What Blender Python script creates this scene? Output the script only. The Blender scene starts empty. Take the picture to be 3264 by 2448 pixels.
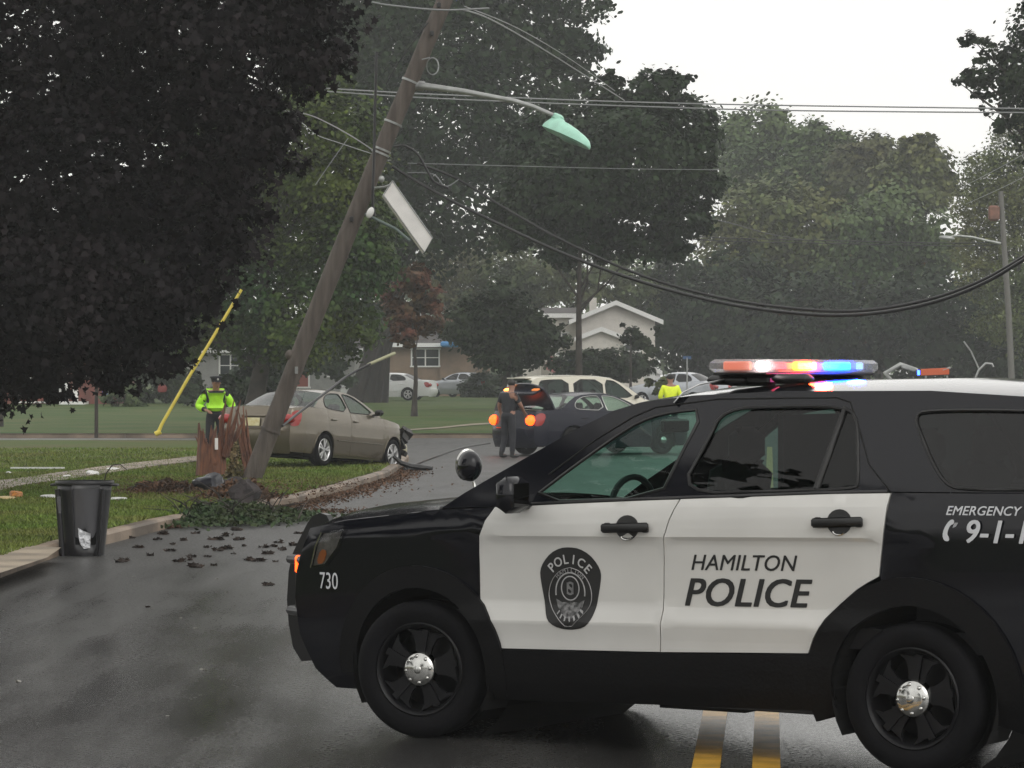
import bpy, math, random
import numpy as np
from mathutils import Vector, Matrix, geometry
R = math.radians
random.seed(7)
SC = bpy.context.scene
COL = SC.collection

# ---------------------------------------------------------------- camera
F = 10300.0; HZ = 1200.0; HC = 1.88          # focal length (in photo pixels), horizon row, eye height
cam_d = bpy.data.cameras.new('camera'); cam = bpy.data.objects.new('camera', cam_d); COL.objects.link(cam)
cam.location = (0, 0, HC); cam.rotation_euler = (R(90), 0, 0)
cam_d.sensor_width = 36.0; cam_d.lens = 36.0 * F / 3264.0; cam_d.shift_y = -24.0 / 3264.0
cam_d.clip_start = 0.2; cam_d.clip_end = 4000
SC.camera = cam

# ---------------------------------------------------------------- sky and light (overcast, raining)
wd = bpy.data.worlds.new('World'); SC.world = wd; wd.use_nodes = True
nt = wd.node_tree; nt.nodes.clear()
sky = nt.nodes.new('ShaderNodeTexSky'); sky.sky_type = 'NISHITA'; sky.sun_disc = False
sky.sun_elevation = R(38); sky.sun_rotation = R(150); sky.dust_density = 6.0; sky.air_density = 1.0; sky.ozone_density = 1.0
hsv = nt.nodes.new('ShaderNodeHueSaturation'); hsv.inputs['Saturation'].default_value = 0.12
mixc = nt.nodes.new('ShaderNodeMix'); mixc.data_type = 'RGBA'; mixc.inputs[0].default_value = 0.75
mixc.inputs[7].default_value = (13.6, 13.4, 13.0, 1)   # cloud deck, in the sky texture's own units
bgn = nt.nodes.new('ShaderNodeBackground'); bgn.inputs['Strength'].default_value = 0.13
wo = nt.nodes.new('ShaderNodeOutputWorld')
nt.links.new(sky.outputs[0], hsv.inputs['Color']); nt.links.new(hsv.outputs[0], mixc.inputs[6])
nt.links.new(mixc.outputs[2], bgn.inputs['Color']); nt.links.new(bgn.outputs[0], wo.inputs[0])
sd = bpy.data.lights.new('sun', 'SUN'); sd.energy = 0.5; sd.angle = R(40); sd.color = (1.0, 0.97, 0.93)
sun = bpy.data.objects.new('sun', sd); COL.objects.link(sun); sun.rotation_euler = (R(52), 0, R(-150 + 180 + 0))
sun['kind'] = 'structure'
SC.view_settings.view_transform = 'Standard'; SC.view_settings.look = 'None'
SC.view_settings.exposure = -0.28; SC.view_settings.gamma = 1.0; SC.view_settings.use_curve_mapping = False
SC.cycles.max_bounces = 7; SC.cycles.transparent_max_bounces = 12; SC.cycles.volume_bounces = 1
SC.cycles.volume_step_rate = 4

# ---------------------------------------------------------------- helpers
def W3(px, py, Y):
    return Vector(((px - 1632) / F * Y, Y, HC - (py - HZ) / F * Y))
def GP(px, py, z=0.0):
    Y = F * (HC - z) / (py - HZ)
    return Vector(((px - 1632) / F * Y, Y, z))

def terr(x, y):
    if y < 98: return 0.0
    return 0.14 + 0.0066 * (min(y, 175) - 98) + 0.002 * max(0, min(y, 500) - 175)

def tag(o, label=None, cat=None, group=None, kind=None):
    if label: o['label'] = label
    if cat: o['category'] = cat
    if group: o['group'] = group
    if kind: o['kind'] = kind
    return o
def empty(name, label, cat, loc=(0, 0, 0), rz=0.0, group=None):
    o = bpy.data.objects.new(name, None); COL.objects.link(o); o.location = loc; o.rotation_euler = (0, 0, rz)
    o.empty_display_size = 0.2
    return tag(o, label, cat, group)
def link(name, me, parent=None):
    o = bpy.data.objects.new(name, me); COL.objects.link(o)
    if parent: o.parent = parent
    return o
def mesh(name, verts, faces, mat, parent=None, smooth=False):
    me = bpy.data.meshes.new(name); me.from_pydata([tuple(v) for v in verts], [], faces)
    if mat: me.materials.append(mat)
    if smooth: me.polygons.foreach_set('use_smooth', [True] * len(me.polygons))
    me.update()
    return link(name, me, parent)
def auto(o, deg=35):
    me = o.data
    me.polygons.foreach_set('use_smooth', [True] * len(me.polygons))
    try: me.set_sharp_from_angle(angle=R(deg))
    except Exception: pass
    return o

class MB:
    def __init__(s): s.v = []; s.f = []
    def add(s, vs, fs):
        n = len(s.v); s.v += [tuple(v) for v in vs]; s.f += [tuple(i + n for i in f) for f in fs]; return s
    def box(s, c, d, rot=None, taper=1.0, bev=0.0):
        x, y, z = d[0] / 2, d[1] / 2, d[2] / 2
        if bev > 0:
            b = min(bev, x * .9, y * .9, z * .9); ps = []
            rings = [(-z, b), (-z + b, 0), (z - b, 0), (z, b)]
            for zz, ins in rings:
                X, Y_ = x - ins, y - ins; q = b * 0.6 if ins == 0 else b * 0.6
                ps.append([(-X + q, -Y_, zz), (X - q, -Y_, zz), (X, -Y_ + q, zz), (X, Y_ - q, zz), (X - q, Y_, zz), (-X + q, Y_, zz), (-X, Y_ - q, zz), (-X, -Y_ + q, zz)])
            vs = [Vector(p) for r in ps for p in r]; fs = [tuple(reversed(range(8))), tuple(range(24, 32))]
            for k in range(3):
                for i in range(8):
                    j = (i + 1) % 8; fs.append((k * 8 + i, k * 8 + j, (k + 1) * 8 + j, (k + 1) * 8 + i))
        else:
            vs = [Vector((sx * x * (taper if sz > 0 else 1), sy * y * (taper if sz > 0 else 1), sz * z)) for sz in (-1, 1) for sx, sy in ((-1, -1), (1, -1), (1, 1), (-1, 1))]
            fs = [(3, 2, 1, 0), (4, 5, 6, 7), (0, 1, 5, 4), (1, 2, 6, 5), (2, 3, 7, 6), (3, 0, 4, 7)]
        if rot is not None: vs = [rot @ v for v in vs]
        c = Vector(c); return s.add([v + c for v in vs], fs)
    def tube(s, pts, rad, n=8, cap=True, flat=1.0):
        pts = [Vector(p) for p in pts]
        if not hasattr(rad, '__len__'): rad = [rad] * len(pts)
        rings = []; prev = None
        for i, p in enumerate(pts):
            t = (pts[min(i + 1, len(pts) - 1)] - pts[max(i - 1, 0)]).normalized()
            if prev is None:
                a = Vector((0, 0, 1)) if abs(t.z) < .9 else Vector((0, 1, 0))
                u = t.cross(a).normalized()
            else:
                u = (prev - t * prev.dot(t)).normalized()
            w = t.cross(u); prev = u
            rings.append([p + (u * math.cos(2 * math.pi * k / n) + w * math.sin(2 * math.pi * k / n) * flat) * rad[i] for k in range(n)])
        vs = [v for r in rings for v in r]; fs = []
        for i in range(len(pts) - 1):
            for k in range(n):
                j = (k + 1) % n; fs.append((i * n + k, i * n + j, (i + 1) * n + j, (i + 1) * n + k))
        if cap: fs += [tuple(reversed(range(n))), tuple(range((len(pts) - 1) * n, len(pts) * n))]
        return s.add(vs, fs)
    def lathe(s, prof, c=(0, 0, 0), axis='Z', n=32, arc=None):
        """prof: list of (r, h) ; axis direction of h"""
        vs = []; fs = []; c = Vector(c)
        for r, h in prof:
            for k in range(n):
                a = 2 * math.pi * k / n; x, y = r * math.cos(a), r * math.sin(a)
                p = Vector((x, y, h)) if axis == 'Z' else (Vector((x, h, y)) if axis == 'Y' else Vector((h, x, y)))
                vs.append(p + c)
        for i in range(len(prof) - 1):
            for k in range(n):
                j = (k + 1) % n; fs.append((i * n + k, i * n + j, (i + 1) * n + j, (i + 1) * n + k))
        return s.add(vs, fs)
    def ellip(s, c, r, nu=12, nv=8, rot=None):
        vs = []; fs = []; c = Vector(c)
        for i in range(nv + 1):
            ph = math.pi * i / nv
            for k in range(nu):
                a = 2 * math.pi * k / nu
                v = Vector((r[0] * math.sin(ph) * math.cos(a), r[1] * math.sin(ph) * math.sin(a), r[2] * math.cos(ph)))
                if rot is not None: v = rot @ v
                vs.append(v + c)
        for i in range(nv):
            for k in range(nu):
                j = (k + 1) % nu; fs.append((i * nu + k, (i + 1) * nu + k, (i + 1) * nu + j, i * nu + j))
        return s.add(vs, fs)
    def prism(s, poly, thick, frame):
        """poly 2d list; frame = (origin, ux, uy, un)"""
        o, ux, uy, un = [Vector(q) for q in frame]; n = len(poly)
        a = [o + ux * p[0] + uy * p[1] - un * thick / 2 for p in poly]; b = [p + un * thick for p in a]
        fs = [tuple(reversed(range(n))), tuple(range(n, 2 * n))] + [(i, (i + 1) % n, n + (i + 1) % n, n + i) for i in range(n)]
        return s.add(a + b, fs)
    def obj(s, name, mat, parent=None, smooth=None):
        o = mesh(name, s.v, s.f, mat, parent)
        if smooth: auto(o, smooth)
        return o

def rot_axis(a, ax): return Matrix.Rotation(a, 3, ax)
def interp(tab, x):
    return float(np.interp(x, [t[0] for t in tab], [t[1] for t in tab]))

# ---------------------------------------------------------------- materials
MATS = {}
def pm(name, color, rough=0.5, metal=0.0, var=0.0, vscale=3.0, color2=None, bump=0.0, bscale=20.0, coat=0.0, spec=0.5,
       emis=None, estr=0.0, stretch=None, island=0.0, trans=0.0, rvar=0.0):
    if name in MATS: return MATS[name]
    m = bpy.data.materials.new(name); m.use_nodes = True; t = m.node_tree; b = t.nodes['Principled BSDF']
    b.inputs['Base Color'].default_value = (*color, 1); b.inputs['Roughness'].default_value = rough
    b.inputs['Metallic'].default_value = metal; b.inputs['Specular IOR Level'].default_value = spec
    if coat: b.inputs['Coat Weight'].default_value = coat; b.inputs['Coat Roughness'].default_value = 0.06
    if trans: b.inputs['Transmission Weight'].default_value = trans
    if emis: b.inputs['Emission Color'].default_value = (*emis, 1); b.inputs['Emission Strength'].default_value = estr
    tc = None
    def coords(sc):
        nonlocal tc
        if tc is None: tc = t.nodes.new('ShaderNodeTexCoord')
        mp = t.nodes.new('ShaderNodeMapping'); t.links.new(tc.outputs['Object'], mp.inputs[0])
        st = stretch or (1, 1, 1); mp.inputs['Scale'].default_value = (sc * st[0], sc * st[1], sc * st[2]); return mp
    src = None
    if var or color2:
        n = t.nodes.new('ShaderNodeTexNoise'); n.inputs['Detail'].default_value = 5; n.inputs['Scale'].default_value = 1
        t.links.new(coords(vscale).outputs[0], n.inputs[0])
        mr = t.nodes.new('ShaderNodeMapRange'); mr.inputs[1].default_value = .36; mr.inputs[2].default_value = .64
        t.links.new(n.outputs[0], mr.inputs[0])
        mx = t.nodes.new('ShaderNodeMix'); mx.data_type = 'RGBA'
        c2 = color2 or tuple(c * (1 - var) for c in color); c1 = color if color2 else tuple(min(1, c * (1 + var)) for c in color)
        mx.inputs[6].default_value = (*c1, 1); mx.inputs[7].default_value = (*c2, 1)
        t.links.new(mr.outputs[0], mx.inputs[0]); src = mx.outputs[2]
        if rvar:
            r2 = t.nodes.new('ShaderNodeMapRange'); r2.inputs[1].default_value = .36; r2.inputs[2].default_value = .64
            r2.inputs[3].default_value = max(.02, rough - rvar); r2.inputs[4].default_value = rough + rvar
            t.links.new(n.outputs[0], r2.inputs[0]); t.links.new(r2.outputs[0], b.inputs['Roughness'])
    if island:
        g = t.nodes.new('ShaderNodeNewGeometry'); mr = t.nodes.new('ShaderNodeMapRange')
        mr.inputs[3].default_value = 1 - island; mr.inputs[4].default_value = 1 + island
        t.links.new(g.outputs['Random Per Island'], mr.inputs[0])
        mm = t.nodes.new('ShaderNodeVectorMath'); mm.operation = 'SCALE'
        if src: t.links.new(src, mm.inputs[0])
        else: mm.inputs[0].default_value = color
        t.links.new(mr.outputs[0], mm.inputs['Scale']); src = mm.outputs[0]
    if src: t.links.new(src, b.inputs['Base Color'])
    if bump:
        n = t.nodes.new('ShaderNodeTexNoise'); n.inputs['Scale'].default_value = 1; n.inputs['Detail'].default_value = 4
        t.links.new(coords(bscale).outputs[0], n.inputs[0])
        bp = t.nodes.new('ShaderNodeBump'); bp.inputs['Strength'].default_value = bump; bp.inputs['Distance'].default_value = 0.02
        t.links.new(n.outputs[0], bp.inputs['Height']); t.links.new(bp.outputs[0], b.inputs['Normal'])
    MATS[name] = m; return m
def glass(name, tint, rough=0.01, ior=1.5):
    if name in MATS: return MATS[name]
    m = bpy.data.materials.new(name); m.use_nodes = True; t = m.node_tree; t.nodes.clear()
    o = t.nodes.new('ShaderNodeOutputMaterial'); mx = t.nodes.new('ShaderNodeMixShader'); fr = t.nodes.new('ShaderNodeFresnel')
    gi = t.nodes.new('ShaderNodeNewGeometry'); mi = t.nodes.new('ShaderNodeMapRange'); mi.inputs[3].default_value = ior; mi.inputs[4].default_value = 1 / ior
    t.links.new(gi.outputs['Backfacing'], mi.inputs[0]); t.links.new(mi.outputs[0], fr.inputs[0]); tr = t.nodes.new('ShaderNodeBsdfTransparent'); tr.inputs[0].default_value = (*tint, 1)
    gl = t.nodes.new('ShaderNodeBsdfGlossy'); gl.inputs['Roughness'].default_value = rough
    t.links.new(fr.outputs[0], mx.inputs[0]); t.links.new(tr.outputs[0], mx.inputs[1]); t.links.new(gl.outputs[0], mx.inputs[2])
    t.links.new(mx.outputs[0], o.inputs[0]); MATS[name] = m; return m
def emit(name, color, s): 
    return pm(name, tuple(c * .6 for c in color), 0.3, emis=color, estr=s)

M_black = pm('paint_black', (0.003, 0.0033, 0.006), 0.10, spec=0.38)
M_white = pm('paint_white', (0.56, 0.555, 0.53), 0.22, var=.05, vscale=2, coat=0.5, bump=.012, bscale=120)
M_clad = pm('cladding_black', (0.0035, 0.0035, 0.004), 0.5, bump=.1, bscale=60, spec=.16)
M_under = pm('underbody', (0.004, 0.004, 0.004), 0.9)
M_tyre = pm('tyre_rubber', (0.004, 0.004, 0.005), 0.7, spec=.12, bump=.15, bscale=40, var=.3)
M_rimblk = pm('rim_black', (0.005, 0.005, 0.006), 0.35, spec=.2)
M_chrome = pm('chrome', (0.50, 0.50, 0.48), 0.12, metal=1.0, var=.1, vscale=30)
M_alloy = pm('alloy', (0.60, 0.60, 0.60), 0.3, metal=0.7, var=.1)
M_seat = pm('seat_cloth', (0.012, 0.012, 0.014), 0.85)
M_trim = pm('rubber_trim', (0.006, 0.006, 0.006), 0.5)
M_gl_front = glass('glass_green', (0.62, 0.86, 0.77), ior=1.42)
M_gl_clear = glass('glass_clear', (0.55, 0.68, 0.63), ior=1.45)
M_gl_dark = glass('glass_privacy', (0.22, 0.30, 0.28), ior=1.42)
M_gl_black = glass('glass_black', (0.03, 0.035, 0.035))
M_decal = pm('decal_black', (0.012, 0.012, 0.012), 0.4)
M_decal_s = pm('decal_silver', (0.30, 0.30, 0.30), 0.4, var=.15, vscale=30)
M_decal_w = pm('decal_white', (0.55, 0.56, 0.58), 0.4)
M_asph = None
# ---------------------------------------------------------------- ground, road, kerbs
def sheet(name, poly, z, mat, parent=None, kind='structure', zf=None):
    vs = [(p[0], p[1], (zf(p[0], p[1]) if zf else z)) for p in poly]
    o = mesh(name, vs, [tuple(range(len(vs)))], mat, parent); o['kind'] = kind; return o

def road_material():
    m = bpy.data.materials.new('wet_asphalt'); m.use_nodes = True; t = m.node_tree; b = t.nodes['Principled BSDF']
    L = t.links.new
    tc = t.nodes.new('ShaderNodeTexCoord')
    def noise(scale, rotz=0.0, detail=5, rough=.55, loc=(0, 0, 0)):
        mp = t.nodes.new('ShaderNodeMapping'); mp.inputs['Scale'].default_value = scale; mp.inputs['Rotation'].default_value = (0, 0, rotz)
        mp.inputs['Location'].default_value = loc
        L(tc.outputs['Object'], mp.inputs[0]); n = t.nodes.new('ShaderNodeTexNoise'); n.inputs['Scale'].default_value = 1
        n.inputs['Detail'].default_value = detail; n.inputs['Roughness'].default_value = rough; L(mp.outputs[0], n.inputs[0]); return n.outputs[0]
    def rng(x, a, b_, c, d):
        r = t.nodes.new('ShaderNodeMapRange'); r.inputs[1].default_value = a; r.inputs[2].default_value = b_
        r.inputs[3].default_value = c; r.inputs[4].default_value = d; L(x, r.inputs[0]); return r.outputs[0]
    big = noise((2.2, .085, 1), R(4.6)); mid = noise((1.5, .35, 1), R(12), 6); fine = noise((90, 90, 90), 0, 3, .7)
    ad = t.nodes.new('ShaderNodeMath'); ad.operation = 'ADD'; L(big, ad.inputs[0]); L(mid, ad.inputs[1])
    wet = rng(ad.outputs[0], .74, 1.26, 0.0, 1.0)
    mx = t.nodes.new('ShaderNodeMix'); mx.data_type = 'RGBA'; mx.inputs[6].default_value = (.027, .0265, .0255, 1); mx.inputs[7].default_value = (.056, .055, .052, 1)
    L(wet, mx.inputs[0])
    m2 = t.nodes.new('ShaderNodeMix'); m2.data_type = 'RGBA'; m2.blend_type = 'MULTIPLY'; m2.inputs[0].default_value = 1
    fr = rng(fine, .3, .7, .35, 1.7); cb = t.nodes.new('ShaderNodeCombineColor')
    for i in range(3): L(fr, cb.inputs[i])
    L(mx.outputs[2], m2.inputs[6]); L(cb.outputs[0], m2.inputs[7]); L(m2.outputs[2], b.inputs['Base Color'])
    sx = t.nodes.new('ShaderNodeSeparateXYZ'); L(tc.outputs['Object'], sx.inputs[0])
    dry = rng(sx.outputs[1], 22, 40, 0.0, .30)            # the far stretch has drained, the near one is still wet
    r1 = rng(ad.outputs[0], .76, 1.24, .13, .29); a2 = t.nodes.new('ShaderNodeMath'); a2.operation = 'ADD'; L(r1, a2.inputs[0]); L(dry, a2.inputs[1])
    grain = noise((34, 34, 34), 0, 2, .8); a3 = t.nodes.new('ShaderNodeMath'); a3.operation = 'ADD'; L(a2.outputs[0], a3.inputs[0]); L(rng(grain, .35, .65, -.05, .09), a3.inputs[1])
    L(a3.outputs[0], b.inputs['Roughness'])
    L(rng(grain, .38, .66, .62, .26), b.inputs['Specular IOR Level'])
    bp = t.nodes.new('ShaderNodeBump'); bp.inputs['Strength'].default_value = .22; bp.inputs['Distance'].default_value = .003
    L(fine, bp.inputs['Height']); L(bp.outputs[0], b.inputs['Normal'])
    return m
M_asph = road_material()
M_soil = pm('soil', (.05, .035, .022), .9, var=.4, vscale=.6)
def grass_mat(name, c1, c2, sc=.5):
    return pm(name, c1, .8, color2=c2, vscale=sc, bump=.5, bscale=18, spec=.12)
M_grass = grass_mat('grass_near', (.056, .085, .017), (.078, .078, .028), .45)
M_grass2 = grass_mat('grass_far', (.036, .074, .014), (.072, .088, .028), .3)
M_conc = pm('concrete_wet', (.22, .18, .13), .6, var=.35, vscale=1.6, bump=.3, bscale=15)
M_conc_br = pm('concrete_kerb', (.17, .13, .095), .6, var=.45, vscale=1.2, bump=.3, bscale=15)

# a base sheet out to the horizon
sheet('ground', [(-1500, -400), (1500, -400), (1500, 3000), (-1500, 3000)], -0.30, M_soil)
# kerb line of the near left corner, from camera side going away
kerb = [Vector((-7.4, -40, 0)), Vector((-6.9, 0, 0)), Vector((-5.9, 18, 0))] + \
       [GP(px, py) for px, py in [(0, 1842), (200, 1768), (330, 1738), (530, 1686), (760, 1640), (930, 1612), (1100, 1568), (1240, 1523)]]
e = kerb[-1]
kerb += [Vector((-2.25, 66.5, 0)), Vector((-2.3, 72, 0)), Vector((-2.9, 78, 0)), Vector((-4.4, 84, 0)), Vector((-7.5, 87.6, 0)), Vector((-12, 88.6, 0)), Vector((-40, 89, 0)), Vector((-160, 90, 0))]
def off(pl, d):
    out = []
    for i, p in enumerate(pl):
        t = (pl[min(i + 1, len(pl) - 1)] - pl[max(i - 1, 0)]); t.z = 0; t.normalize()
        out.append(p + Vector((-t.y, t.x, 0)) * d)
    return out
HLAWN = 0.13
asphalt = [(p.x, p.y) for p in kerb]
sheet('road', [(-170, -60), (170, -60), (170, 98.6), (-170, 98.6)], 0.0, M_asph)
sheet('road', [(0.9, 98.6), (14.9, 98.6), (60, 620), (30, 620)], 0, M_asph, zf=lambda x, y: terr(0, y) - .13 if y > 99 else 0.0)
# near left lawn
lawn_poly = [(p.x, p.y) for p in off(kerb, .16)] + [(-160, -40)]
def lawn_z(x, y):
    d = 99
    for q in kerb:
        dd = math.hypot(q.x - x, q.y - y); d = min(d, dd)
    return HLAWN + min(.06, d * .01)
def grid_lawn(name, poly, mat, zf, res):
    xs = [p[0] for p in poly]; ys = [p[1] for p in poly]
    pts = [Vector((p[0], p[1])) for p in poly]; ed = [(i, (i + 1) % len(pts)) for i in range(len(pts))]
    x = max(min(xs), -24)
    while x < max(xs):
        y = max(min(ys), 20)
        while y < max(ys):
            pts.append(Vector((x + random.uniform(-.2, .2) * res, y + random.uniform(-.2, .2) * res))); y += res
        x += res
    v, e_, f, _, _, _ = geometry.delaunay_2d_cdt(pts, ed, [tuple(range(len(poly)))], 1, 1e-5)
    o = mesh(name, [(p.x, p.y, zf(p.x, p.y)) for p in v], f, mat); o['kind'] = 'structure'
    return o
o = grid_lawn('lawn', lawn_poly, M_grass, lambda x, y: HLAWN + .012 * math.sin(x * 1.7 + y * .6) + .01 * math.sin(y * 1.1), 1.5)
# kerb stones of the near corner: each length a piece of its own
kb = tag(bpy.data.objects.new('kerb', None), kind='structure'); COL.objects.link(kb)
def kerb_run(pl, parent, mat, name='kerb_stone', step=3.0, w=.16, h=.135):
    dense = []
    for a, b in zip(pl[:-1], pl[1:]):
        n = max(1, int((b - a).length / step))
        for i in range(n): dense.append(a + (b - a) * (i / n))
    dense.append(pl[-1]); out = off(dense, w)
    for i in range(len(dense) - 1):
        a, b, c, d = dense[i], dense[i + 1], out[i + 1], out[i]
        g = .012
        a2 = a + (b - a).normalized() * g; d2 = d + (c - d).normalized() * g
        hh = h + random.uniform(-.004, .006)
        bv = .03
        top = [a2.lerp(d2, bv / w), b.lerp(c, bv / w), c, d2]
        vs = [(p.x, p.y, -.05) for p in (a2, b, c, d2)] + [(p.x, p.y, hh - .03) for p in (a2, b)] + [(p.x, p.y, hh) for p in top]
        fs = [(0, 1, 5, 4), (4, 5, 7, 6), (6, 7, 8, 9), (1, 2, 8, 7, 5), (3, 0, 4, 6, 9), (2, 3, 9, 8)]
        mesh(name, vs, fs, mat, parent)
kerb_run([k for k in kerb if -5 < k.y and k.x > -60], kb, M_conc_br)
# far corner: lawn rising to the houses, with its kerb
def strip(name, x0, x1, ys, mat, zo=0.0, kind='structure'):
    vs = []; fs = []
    for i, y in enumerate(ys):
        a = x0(y) if callable(x0) else x0; b = x1(y) if callable(x1) else x1
        vs += [(a, y, terr(0, y) + zo), (b, y, terr(0, y) + zo)]
        if i: k = 2 * i; fs.append((k - 2, k - 1, k + 1, k))
    o = mesh(name, vs, fs, mat, smooth=True); o['kind'] = kind; return o
YS = [98.75, 100, 110, 125, 140, 155, 172, 175, 200, 300, 500, 900, 3000]
re_l = lambda y: 0.5 + (y - 98) * .082 if y < 500 else 33.5
re_r = lambda y: 15.2 + (y - 98) * .082 if y < 500 else 48
strip('lawn', -700, re_l, YS, M_grass2); strip('lawn', re_r, 700, YS, M_grass2)
kb2 = tag(bpy.data.objects.new('kerb', None), kind='structure'); COL.objects.link(kb2)
kerb_run([Vector((x, 98.6, 0)) for x in (.5, -20, -40, -60)], kb2, M_conc_br, w=-.16, step=4)
# right-hand lawn, outside most of the view
rk = lambda y: 8.6 + (y + 5) * .078
o = sheet('lawn', [(rk(-60), -60), (170, -60), (170, 88), (24, 88), (18.5, 84), (rk(78), 78)], .13, M_grass)
# footpath on the near left lawn + apron in the corner of the picture
pth = [GP(px, py, HLAWN) for px, py in [(-260, 1600), (0, 1549), (200, 1522), (400, 1492), (620, 1467), (760, 1448)]]
a, b = off(pth, -.45), off(pth, .45)
fp = tag(bpy.data.objects.new('footpath', None), kind='structure'); COL.objects.link(fp)
n = 0
for i in range(len(pth) - 1):
    m_ = max(1, int((pth[i + 1] - pth[i]).length / 1.5))
    for k in range(m_):
        t0, t1 = k / m_, (k + 1) / m_ - .012 / max(.3, (pth[i + 1] - pth[i]).length)
        q = [a[i].lerp(a[i + 1], t0), a[i].lerp(a[i + 1], t1), b[i].lerp(b[i + 1], t1), b[i].lerp(b[i + 1], t0)]
        z = HLAWN + .035 + random.uniform(-.004, .004)
        vs = [(p.x, p.y, .1) for p in q] + [(p.x, p.y, z) for p in q]
        mesh('paving_slab', vs, [(4, 5, 6, 7), (0, 1, 5, 4), (1, 2, 6, 5), (2, 3, 7, 6), (3, 0, 4, 7)], M_conc_br, fp)
dv = [GP(px, py, HLAWN) for px, py in [(-700, 2160), (-10, 1838), (150, 1785), (196, 1752), (100, 1747), (-100, 1742), (-700, 1760)]]
sheet('driveway', [(p.x, p.y) for p in dv], HLAWN + .024, M_conc)
# path on the far lawn
for nm, pts in (('footpath', [(1300, 1372), (1400, 1366), (1500, 1356), (1600, 1350), (1600, 1346), (1500, 1351), (1400, 1362), (1300, 1369)]),):
    vs = []
    for px, py in pts:
        Y = 100.0
        for _ in range(20): Y = F * (HC - terr(0, Y) - .012) / (py - HZ)
        vs.append((((px - 1632) / F * Y), Y, terr(0, Y) + .02))
    o = mesh(nm, vs, [tuple(range(len(vs)))], M_conc); o['kind'] = 'structure'
# double yellow centre line
M_yel = pm('road_paint_yellow', (.52, .29, .04), .34, var=.25, vscale=6, bump=.3, bscale=60)
ylm = tag(bpy.data.objects.new('centre_line', None), kind='structure'); COL.objects.link(ylm)
for dx in (-.145, .145):
    p0 = Vector((1.075 + dx, 15.5, 0)); d = Vector((.080, 1, 0))
    vs = []
    for Y in (-20, 20, 60, 86):
        p = p0 + d * (Y - 15.5); vs += [(p.x - .068, Y, .006), (p.x + .068, Y, .006)]
    mesh('yellow_stripe', vs, [(0, 1, 3, 2), (2, 3, 5, 4), (4, 5, 7, 6)], M_yel, ylm)

# cracks and a tarred seam in the near road
M_crack = pm('crack_tar', (.008, .008, .008), .35)
rc = random.Random(12)
def crack(pts, w, name='road_crack'):
    P = [Vector(pts[0])]
    for a, b in zip(pts[:-1], pts[1:]):
        a, b = Vector(a), Vector(b); n = max(2, int((b - a).length / .22))
        for i in range(1, n + 1): P.append(a.lerp(b, i / n) + Vector((rc.uniform(-.05, .05), rc.uniform(-.06, .06), 0)))
    vs = []; fs = []
    for i, p in enumerate(P):
        t = (P[min(i + 1, len(P) - 1)] - P[max(i - 1, 0)]).normalized(); q = Vector((-t.y, t.x, 0)) * w * rc.uniform(.35, 1.0) * (.3 if i in (0, len(P) - 1) else 1)
        vs += [(p.x - q.x, p.y - q.y, .004), (p.x + q.x, p.y + q.y, .004)]
        if i: k = 2 * i; fs.append((k - 2, k - 1, k + 1, k))
    o = mesh(name, vs, fs, M_crack); o['kind'] = 'structure'
crack([GP(1300, 1560), GP(1500, 1545), GP(1650, 1500)], .02)
crack([GP(1020, 1700), GP(1100, 1640), GP(1330, 1600)], .014)
# ---------------------------------------------------------------- quad clouds (leaves, blades)
def cloud_mesh(name, V, nv, mat, parent=None):
    """V: (n, nv, 3) polygons"""
    n = V.shape[0]; me = bpy.data.meshes.new(name)
    me.vertices.add(n * nv); me.vertices.foreach_set('co', V.reshape(-1).astype(np.float32))
    me.loops.add(n * nv); me.loops.foreach_set('vertex_index', np.arange(n * nv, dtype=np.int32))
    me.polygons.add(n); me.polygons.foreach_set('loop_start', np.arange(0, n * nv, nv, dtype=np.int32))
    me.polygons.foreach_set('loop_total', np.full(n, nv, dtype=np.int32))
    me.update(calc_edges=True); me.materials.append(mat)
    return link(name, me, parent)
LEAF_D = np.array([(0, -.5), (.32, -.05), (0, .55), (-.32, .0)])
LEAF_M = np.array([(0, -.5), (.10, -.28), (.45, -.34), (.30, -.02), (.50, .18), (.20, .20), (0, .55), (-.20, .20), (-.50, .18), (-.30, -.02), (-.45, -.34), (-.10, -.28)])
LEAF_O = np.array([(0, -.5), (.22, -.3), (.38, 0), (.26, .32), (0, .5), (-.24, .3), (-.36, -.02), (-.24, -.3)])
def orient(P, N, size, shape, rng, fold=.0):
    n = len(P); N = N / np.linalg.norm(N, axis=1, keepdims=True)
    A = rng.normal(size=(n, 3)); U = np.cross(N, A); U /= np.linalg.norm(U, axis=1, keepdims=True); V = np.cross(N, U)
    s = size * (0.65 + .7 * rng.random(n))
    Q = P[:, None, :] + s[:, None, None] * (shape[None, :, 0:1] * U[:, None, :] + shape[None, :, 1:2] * V[:, None, :])
    if fold: Q -= (s[:, None, None] * fold * (np.abs(shape[None, :, 0:1]) * 1.2)) * N[:, None, :]
    return Q
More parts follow.
